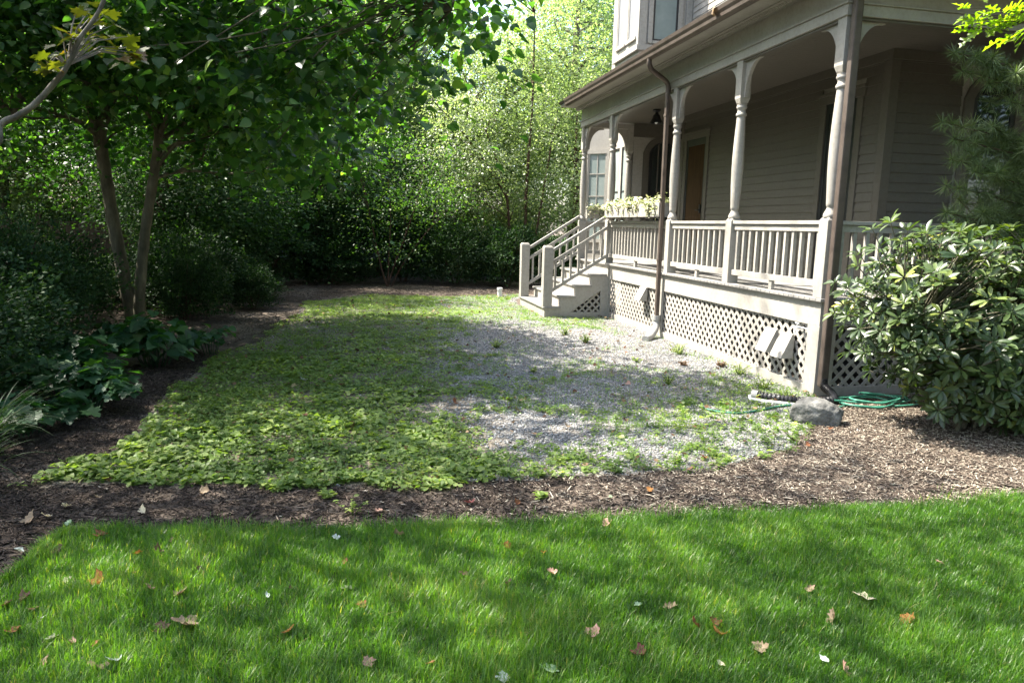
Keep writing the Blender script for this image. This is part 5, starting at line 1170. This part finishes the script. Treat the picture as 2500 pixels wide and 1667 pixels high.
FALL = [
 (140, 1349, 'maple', 'brown', .075, 'brown maple leaf in the upper left lawn corner below the mulch'), (251, 1307, 'maple', 'rust', .085, 'rust brown leaf at the top left lawn edge, left of the yellow orange one'), (336, 1353, 'maple', 'orange', .06, 'small yellow orange leaf near the top left of the lawn'),
 (419, 1321, 'oval', 'brown', .06, 'dark oval leaf close to the lawn edge, right of the yellow orange leaf'), (389, 1346, 'maple', 'brown', .07, 'dull brown leaf half sunk in grass beside the yellow orange leaf'), (489, 1396, 'oak', 'brown', .075, 'light brown pointed leaf left of centre in the upper lawn'),
 (327, 1402, 'oval', 'rust', .045, 'tiny reddish leaf in the grass below the yellow orange leaf'), (368, 1438, 'maple', 'pink', .055, 'small pinkish star shaped leaf in the left lawn'), (436, 1451, 'maple', 'tan', .075, 'tan leaf just right of the pinkish star shaped one'),
 (168, 1421, 'oak', 'pale', .08, 'pale tan leaf in the sunny patch at the left of the lawn'), (240, 1426, 'maple', 'orange', .09, 'two tone yellow and brown maple leaf, largest orange leaf in the left lawn'), (79, 1489, 'oak', 'tan', .085, 'curled tan leaf near the left frame edge'),
 (57, 1466, 'maple', 'brown', .07, 'dark brown leaf just above the curled tan leaf at the left'), (15, 1477, 'maple', 'brown', .07, 'brown leaf cut by the left frame edge'), (40, 1542, 'maple', 'rust', .07, 'rust leaf at the left edge below the curled tan leaf'),
 (102, 1511, 'oval', 'silver', .05, 'small white leaf in the grass right below the curled tan leaf'), (459, 1519, 'maple', 'tan', .13, 'big tan maple leaf lying flat, largest leaf in the left half'), (402, 1534, 'maple', 'brown', .075, 'faded brown leaf just left of the big tan maple leaf'),
 (176, 1570, 'oval', 'pink', .07, 'pinkish brown curled leaf in the lower left lawn'), (234, 1574, 'oval', 'rust', .05, 'small dark red leaf right of the pinkish curled leaf'), (123, 1562, 'maple', 'silver', .06, 'faint silvery leaf low in the left lawn'), (110, 1617, 'oak', 'pink', .06, 'thin brownish leaf upright in grass at lower left'),
 (223, 1625, 'oval', 'tan', .075, 'left one of a pair of upright tan leaves at the bottom left'), (252, 1630, 'oval', 'tan', .07, 'right one of a pair of upright tan leaves at the bottom left'), (285, 1613, 'maple', 'silver', .07, 'silvery leaf beside the pair of upright tan leaves'),
 (653, 1457, 'oval', 'silver', .055, 'small silvery white oval leaf alone in the left middle lawn'), (710, 1438, 'oval', 'brown', .05, 'small brown leaf right of the silvery white oval leaf'), (846, 1438, 'oak', 'silver', .09, 'silvery lobed oak leaf left of the middle of the lawn'),
 (887, 1477, 'maple', 'rust', .055, 'dark rusty leaf just below the silvery lobed oak leaf'), (842, 1373, 'oval', 'rust', .06, 'curled rust leaf standing in grass above the silvery oak leaf'), (821, 1313, 'oak', 'silver', .07, 'white silver leaf near the mulch edge left of the middle'),
 (976, 1307, 'maple', 'tan', .07, 'tan leaf on the grass edge by the mulch, left of the middle'), (697, 1545, 'maple', 'orange', .075, 'faded orange leaf sunk in grass in the lower left middle'), (901, 1619, 'oak', 'pink', .085, 'large curled brown pink leaf at the bottom left of centre'),
 (1239, 1333, 'oak', 'orange', .075, 'bright orange upright leaf in the middle of the upper lawn'), (1327, 1350, 'oval', 'orange', .05, 'small bright orange leaf right of the upright orange one'), (1352, 1400, 'maple', 'pink', .06, 'white and dark red curled leaf right of the lawn middle'),
 (1241, 1425, 'oval', 'brown', .06, 'brown leaf in the middle of the lawn below the upright orange one'), (1134, 1402, 'maple', 'brown', .055, 'dull brown leaf left of the lawn middle'), (1478, 1284, 'maple', 'pink', .075, 'pale pinkish leaf at the top of the lawn right of the middle'),
 (1595, 1303, 'oval', 'rust', .04, 'tiny orange brown leaf near the lawn edge at right'), (1559, 1479, 'oak', 'green', .07, 'white green leaf beside the arched tan leaf'), (1635, 1483, 'oak', 'tan', .10, 'arched tan leaf in the right middle of the lawn'),
 (1698, 1526, 'maple', 'rust', .065, 'leftmost of the three rusty leaves lying close together'), (1752, 1522, 'maple', 'rust', .06, 'uppermost of the three rusty leaves lying close together'), (1764, 1551, 'maple', 'orange', .075, 'lowest and widest of the three rusty leaves lying close together'),
 (1448, 1551, 'maple', 'pink', .075, 'light brown flat leaf in the lower middle of the lawn'), (1564, 1601, 'maple', 'maroon', .08, 'maroon leaf in the lower right lawn'), (1863, 1584, 'maple', 'tan', .08, 'tan pink leaf in the lower right lawn, right of the maroon one'),
 (1760, 1624, 'oval', 'pale', .055, 'pale upright oval leaf below the three rusty leaves'), (1340, 1635, 'oak', 'green', .12, 'grey green lobed oak leaf at the bottom middle'), (1228, 1657, 'oak', 'silver', .09, 'silvery leaf cut by the bottom frame edge'), (1050, 1622, 'oval', 'rust', .06, 'small rust leaf at the bottom left of the grey green oak leaf'),
 (2112, 1459, 'oak', 'pale', .17, 'large pale cream oak leaf, biggest leaf on the lawn'), (1973, 1443, 'maple', 'tan', .06, 'small tan leaf left of the large pale oak leaf'), (2215, 1516, 'oak', 'orange', .11, 'tan and orange lobed leaf below right of the large pale oak leaf'),
 (2030, 1514, 'maple', 'tan', .085, 'tan leaf sunk in grass below the large pale oak leaf'), (2293, 1374, 'oak', 'pink', .07, 'pinkish leaf in the sunny grass at the upper right'), (2014, 1616, 'oval', 'silver', .07, 'white topped dark leaf at the lower right of the lawn'), (2061, 1636, 'maple', 'pink', .075, 'curled brown leaf at the bottom right next to the white topped one')]
MUL = [(65, 1272, 'maple', 'tan', .10, 'wide tan maple leaf on dark mulch at the left edge'), (160, 1238, 'oak', 'pale', .09, 'nearly white leaf on the dark mulch at left'), (115, 1262, 'maple', 'pale', .07, 'light tan leaf beside the nearly white one on the left mulch'), (166, 1280, 'heart', 'green', .06, 'pale green upright leaf where mulch meets the lawn at left'),
 (48, 1345, 'heart', 'silver', .075, 'pale green heart shaped leaf on mulch at the left frame edge'), (240, 1216, 'oak', 'tan', .075, 'tan leaf on mulch in front of the weeds at left'), (498, 1205, 'maple', 'tan', .075, 'tan leaf on the mulch strip left of the middle'), (345, 1250, 'maple', 'pale', .06, 'small sunlit pale leaf on the mulch strip at left'),
 (1150, 1228, 'maple', 'maroon', .085, 'maroon leaf on the middle of the mulch strip'), (1265, 1232, 'maple', 'rust', .05, 'small rust leaf right of the maroon one on the mulch'), (925, 1248, 'oak', 'pink', .08, 'pinkish brown leaf on the mulch strip left of the maroon one'), (1588, 1197, 'maple', 'orange', .06, 'orange brown leaf on the mulch right of the middle'),
 (1490, 1216, 'oval', 'green', .06, 'fresh green leaf lying on the mulch strip'), (2025, 1048, 'maple', 'rust', .06, 'red brown leaf in front of the boulder'), (1388, 1043, 'maple', 'tan', .075, 'tan brown leaf on the gravel patch'), (1535, 938, 'maple', 'pink', .08, 'pinkish tan leaf among weeds in the middle of the drive'),
 (745, 928, 'maple', 'silver', .10, 'upper white leaf lying on the weeds'), (715, 945, 'maple', 'pale', .10, 'lower white leaf lying on the weeds'), (855, 1045, 'maple', 'maroon', .11, 'dark red leaf lying on the weeds left of the gravel'), (1265, 1003, 'maple', 'tan', .10, 'tan leaf on the grey gravel patch'), (1110, 985, 'maple', 'rust', .09, 'rust leaf at the edge between weeds and gravel'),
 (800, 1090, 'maple', 'brown', .09, 'brown leaf on the weeds nearer the mulch strip'), (920, 1085, 'maple', 'maroon', .08, 'small dark red leaf on the weeds right of the brown one'), (1060, 1170, 'maple', 'rust', .07, 'rusty leaf at the front edge of the weeds'), (1720, 1118, 'maple', 'rust', .075, 'red leaf on the moss at the right of the gravel'), (1975, 1090, 'maple', 'rust', .055, 'small red brown leaf on the mossy edge left of the bare mulch')]
def fall(lst, grp, z):
    for i, (u, v, t, c, s, lb) in enumerate(lst):
        rg = np.random.default_rng(900+i+int(z*1000)); p = gnd(u, v, z)
        o = link('fallen_leaf', curl_mesh(TT[t], s*.72, rg, rg.uniform(.15, .75) if s < .12 else .22), LM[c]); o.location = (p[0], p[1], z+.008)
        o.rotation_euler = (.12, .05, 1.0) if s >= .12 and z > .02 else (rg.normal(0, .3)+.12, rg.normal(0, .3), rg.uniform(0, 6.28)); tag(o, lb, 'leaf', grp)
fall(FALL, 'fallen leaves on the lawn', .033); fall(MUL, 'fallen leaves on the mulch and drive', .018)
p_ = atX(1742, 33, -.54); o = link('fallen_leaf', curl_mesh(T_OAK, .16, np.random.default_rng(3), .6), LM['tan']); o.location = (-.55, p_[1], 4.10); o.rotation_euler = (1.2, .9, .4); tag(o, 'dry tan leaf hanging over the copper gutter', 'leaf')
# separate weed clumps standing on the gravel
def clump(u, v, n, hgt, lsz, seed, label, mat=None):
    p = gnd(u, v); rg = np.random.default_rng(seed); o = empty('weed_clump', (p[0], p[1], 0), 0, label, 'weed', 'weed clumps along the porch and on the gravel'); mb = MB(); P = []; A = []
    for k in range(n):
        a = rg.uniform(0, 6.28); e = Vector((math.cos(a)*hgt*.9*rg.random(), math.sin(a)*hgt*.9*rg.random(), hgt*rg.uniform(.35, .8))); mb.tube([(e.x*.2, e.y*.2, 0), e*.6+Vector((0, 0, .01)), e], [.003, .0025, .0015], 4, False)
        for j in range(6): q = e*(.25+.75*j/5); P.append(np.array(q)); b = rg.uniform(0, 6.28); A.append([math.cos(b), math.sin(b), .25])
    mb.build('stem', WEEDM, o); P = np.array(P); n = len(P)
    link('foliage', leaf_mesh('foliage', P, np.array(A), up_rand(rg, n, .4), lsz*rg.uniform(.5, 1.0, n), T_OVAL, np.clip(rg.normal(.85, .15, n), 0, 1)), mat or WEEDM, o)
clump(1660, 866, 16, .2, .04, 1, 'tall light green weed growing against the lattice right of the drain boot'); clump(1648, 862, 9, .14, .035, 2, 'shorter weed left beside the tall one near the drain boot')
clump(1805, 915, 14, .17, .045, 3, 'bushy weed against the lattice board below the left vent hood'); clump(1865, 950, 16, .18, .04, 4, 'weed against the lattice board left of the black pipe')
clump(1762, 897, 20, .09, .05, 5, 'round rust coloured weed clump on the gravel', LM['brown']); clump(1668, 893, 12, .06, .05, 6, 'low rust coloured weed clump left of the round one', LM['brown'])
clump(1212, 850, 18, .16, .05, 7, 'sunlit pale weed standing alone on the gravel'); clump(1555, 886, 8, .1, .04, 8, 'single small green weed on the white gravel'); clump(1632, 940, 16, .14, .035, 9, 'dark green weed at the shade line on the gravel')
clump(1430, 838, 30, .16, .035, 10, 'wide grassy weed clump in the sun near the steps'); clump(1380, 820, 26, .15, .035, 11, 'second grassy weed clump in the sun, nearer the steps'); clump(1300, 910, 10, .1, .04, 12, 'small weed with a leaning stem on the middle gravel')
clump(1925, 975, 10, .12, .03, 13, 'thin weed between the white pipe and the boulder'); clump(860, 1255, 5, .14, .04, 14, 'lone yellow green sprout on the mulch strip'); clump(800, 1215, 8, .06, .06, 15, 'low green weed rosette on the mulch in front of the weedy drive'); clump(1318, 1218, 7, .05, .06, 16, 'small flat weed on the middle of the mulch strip')
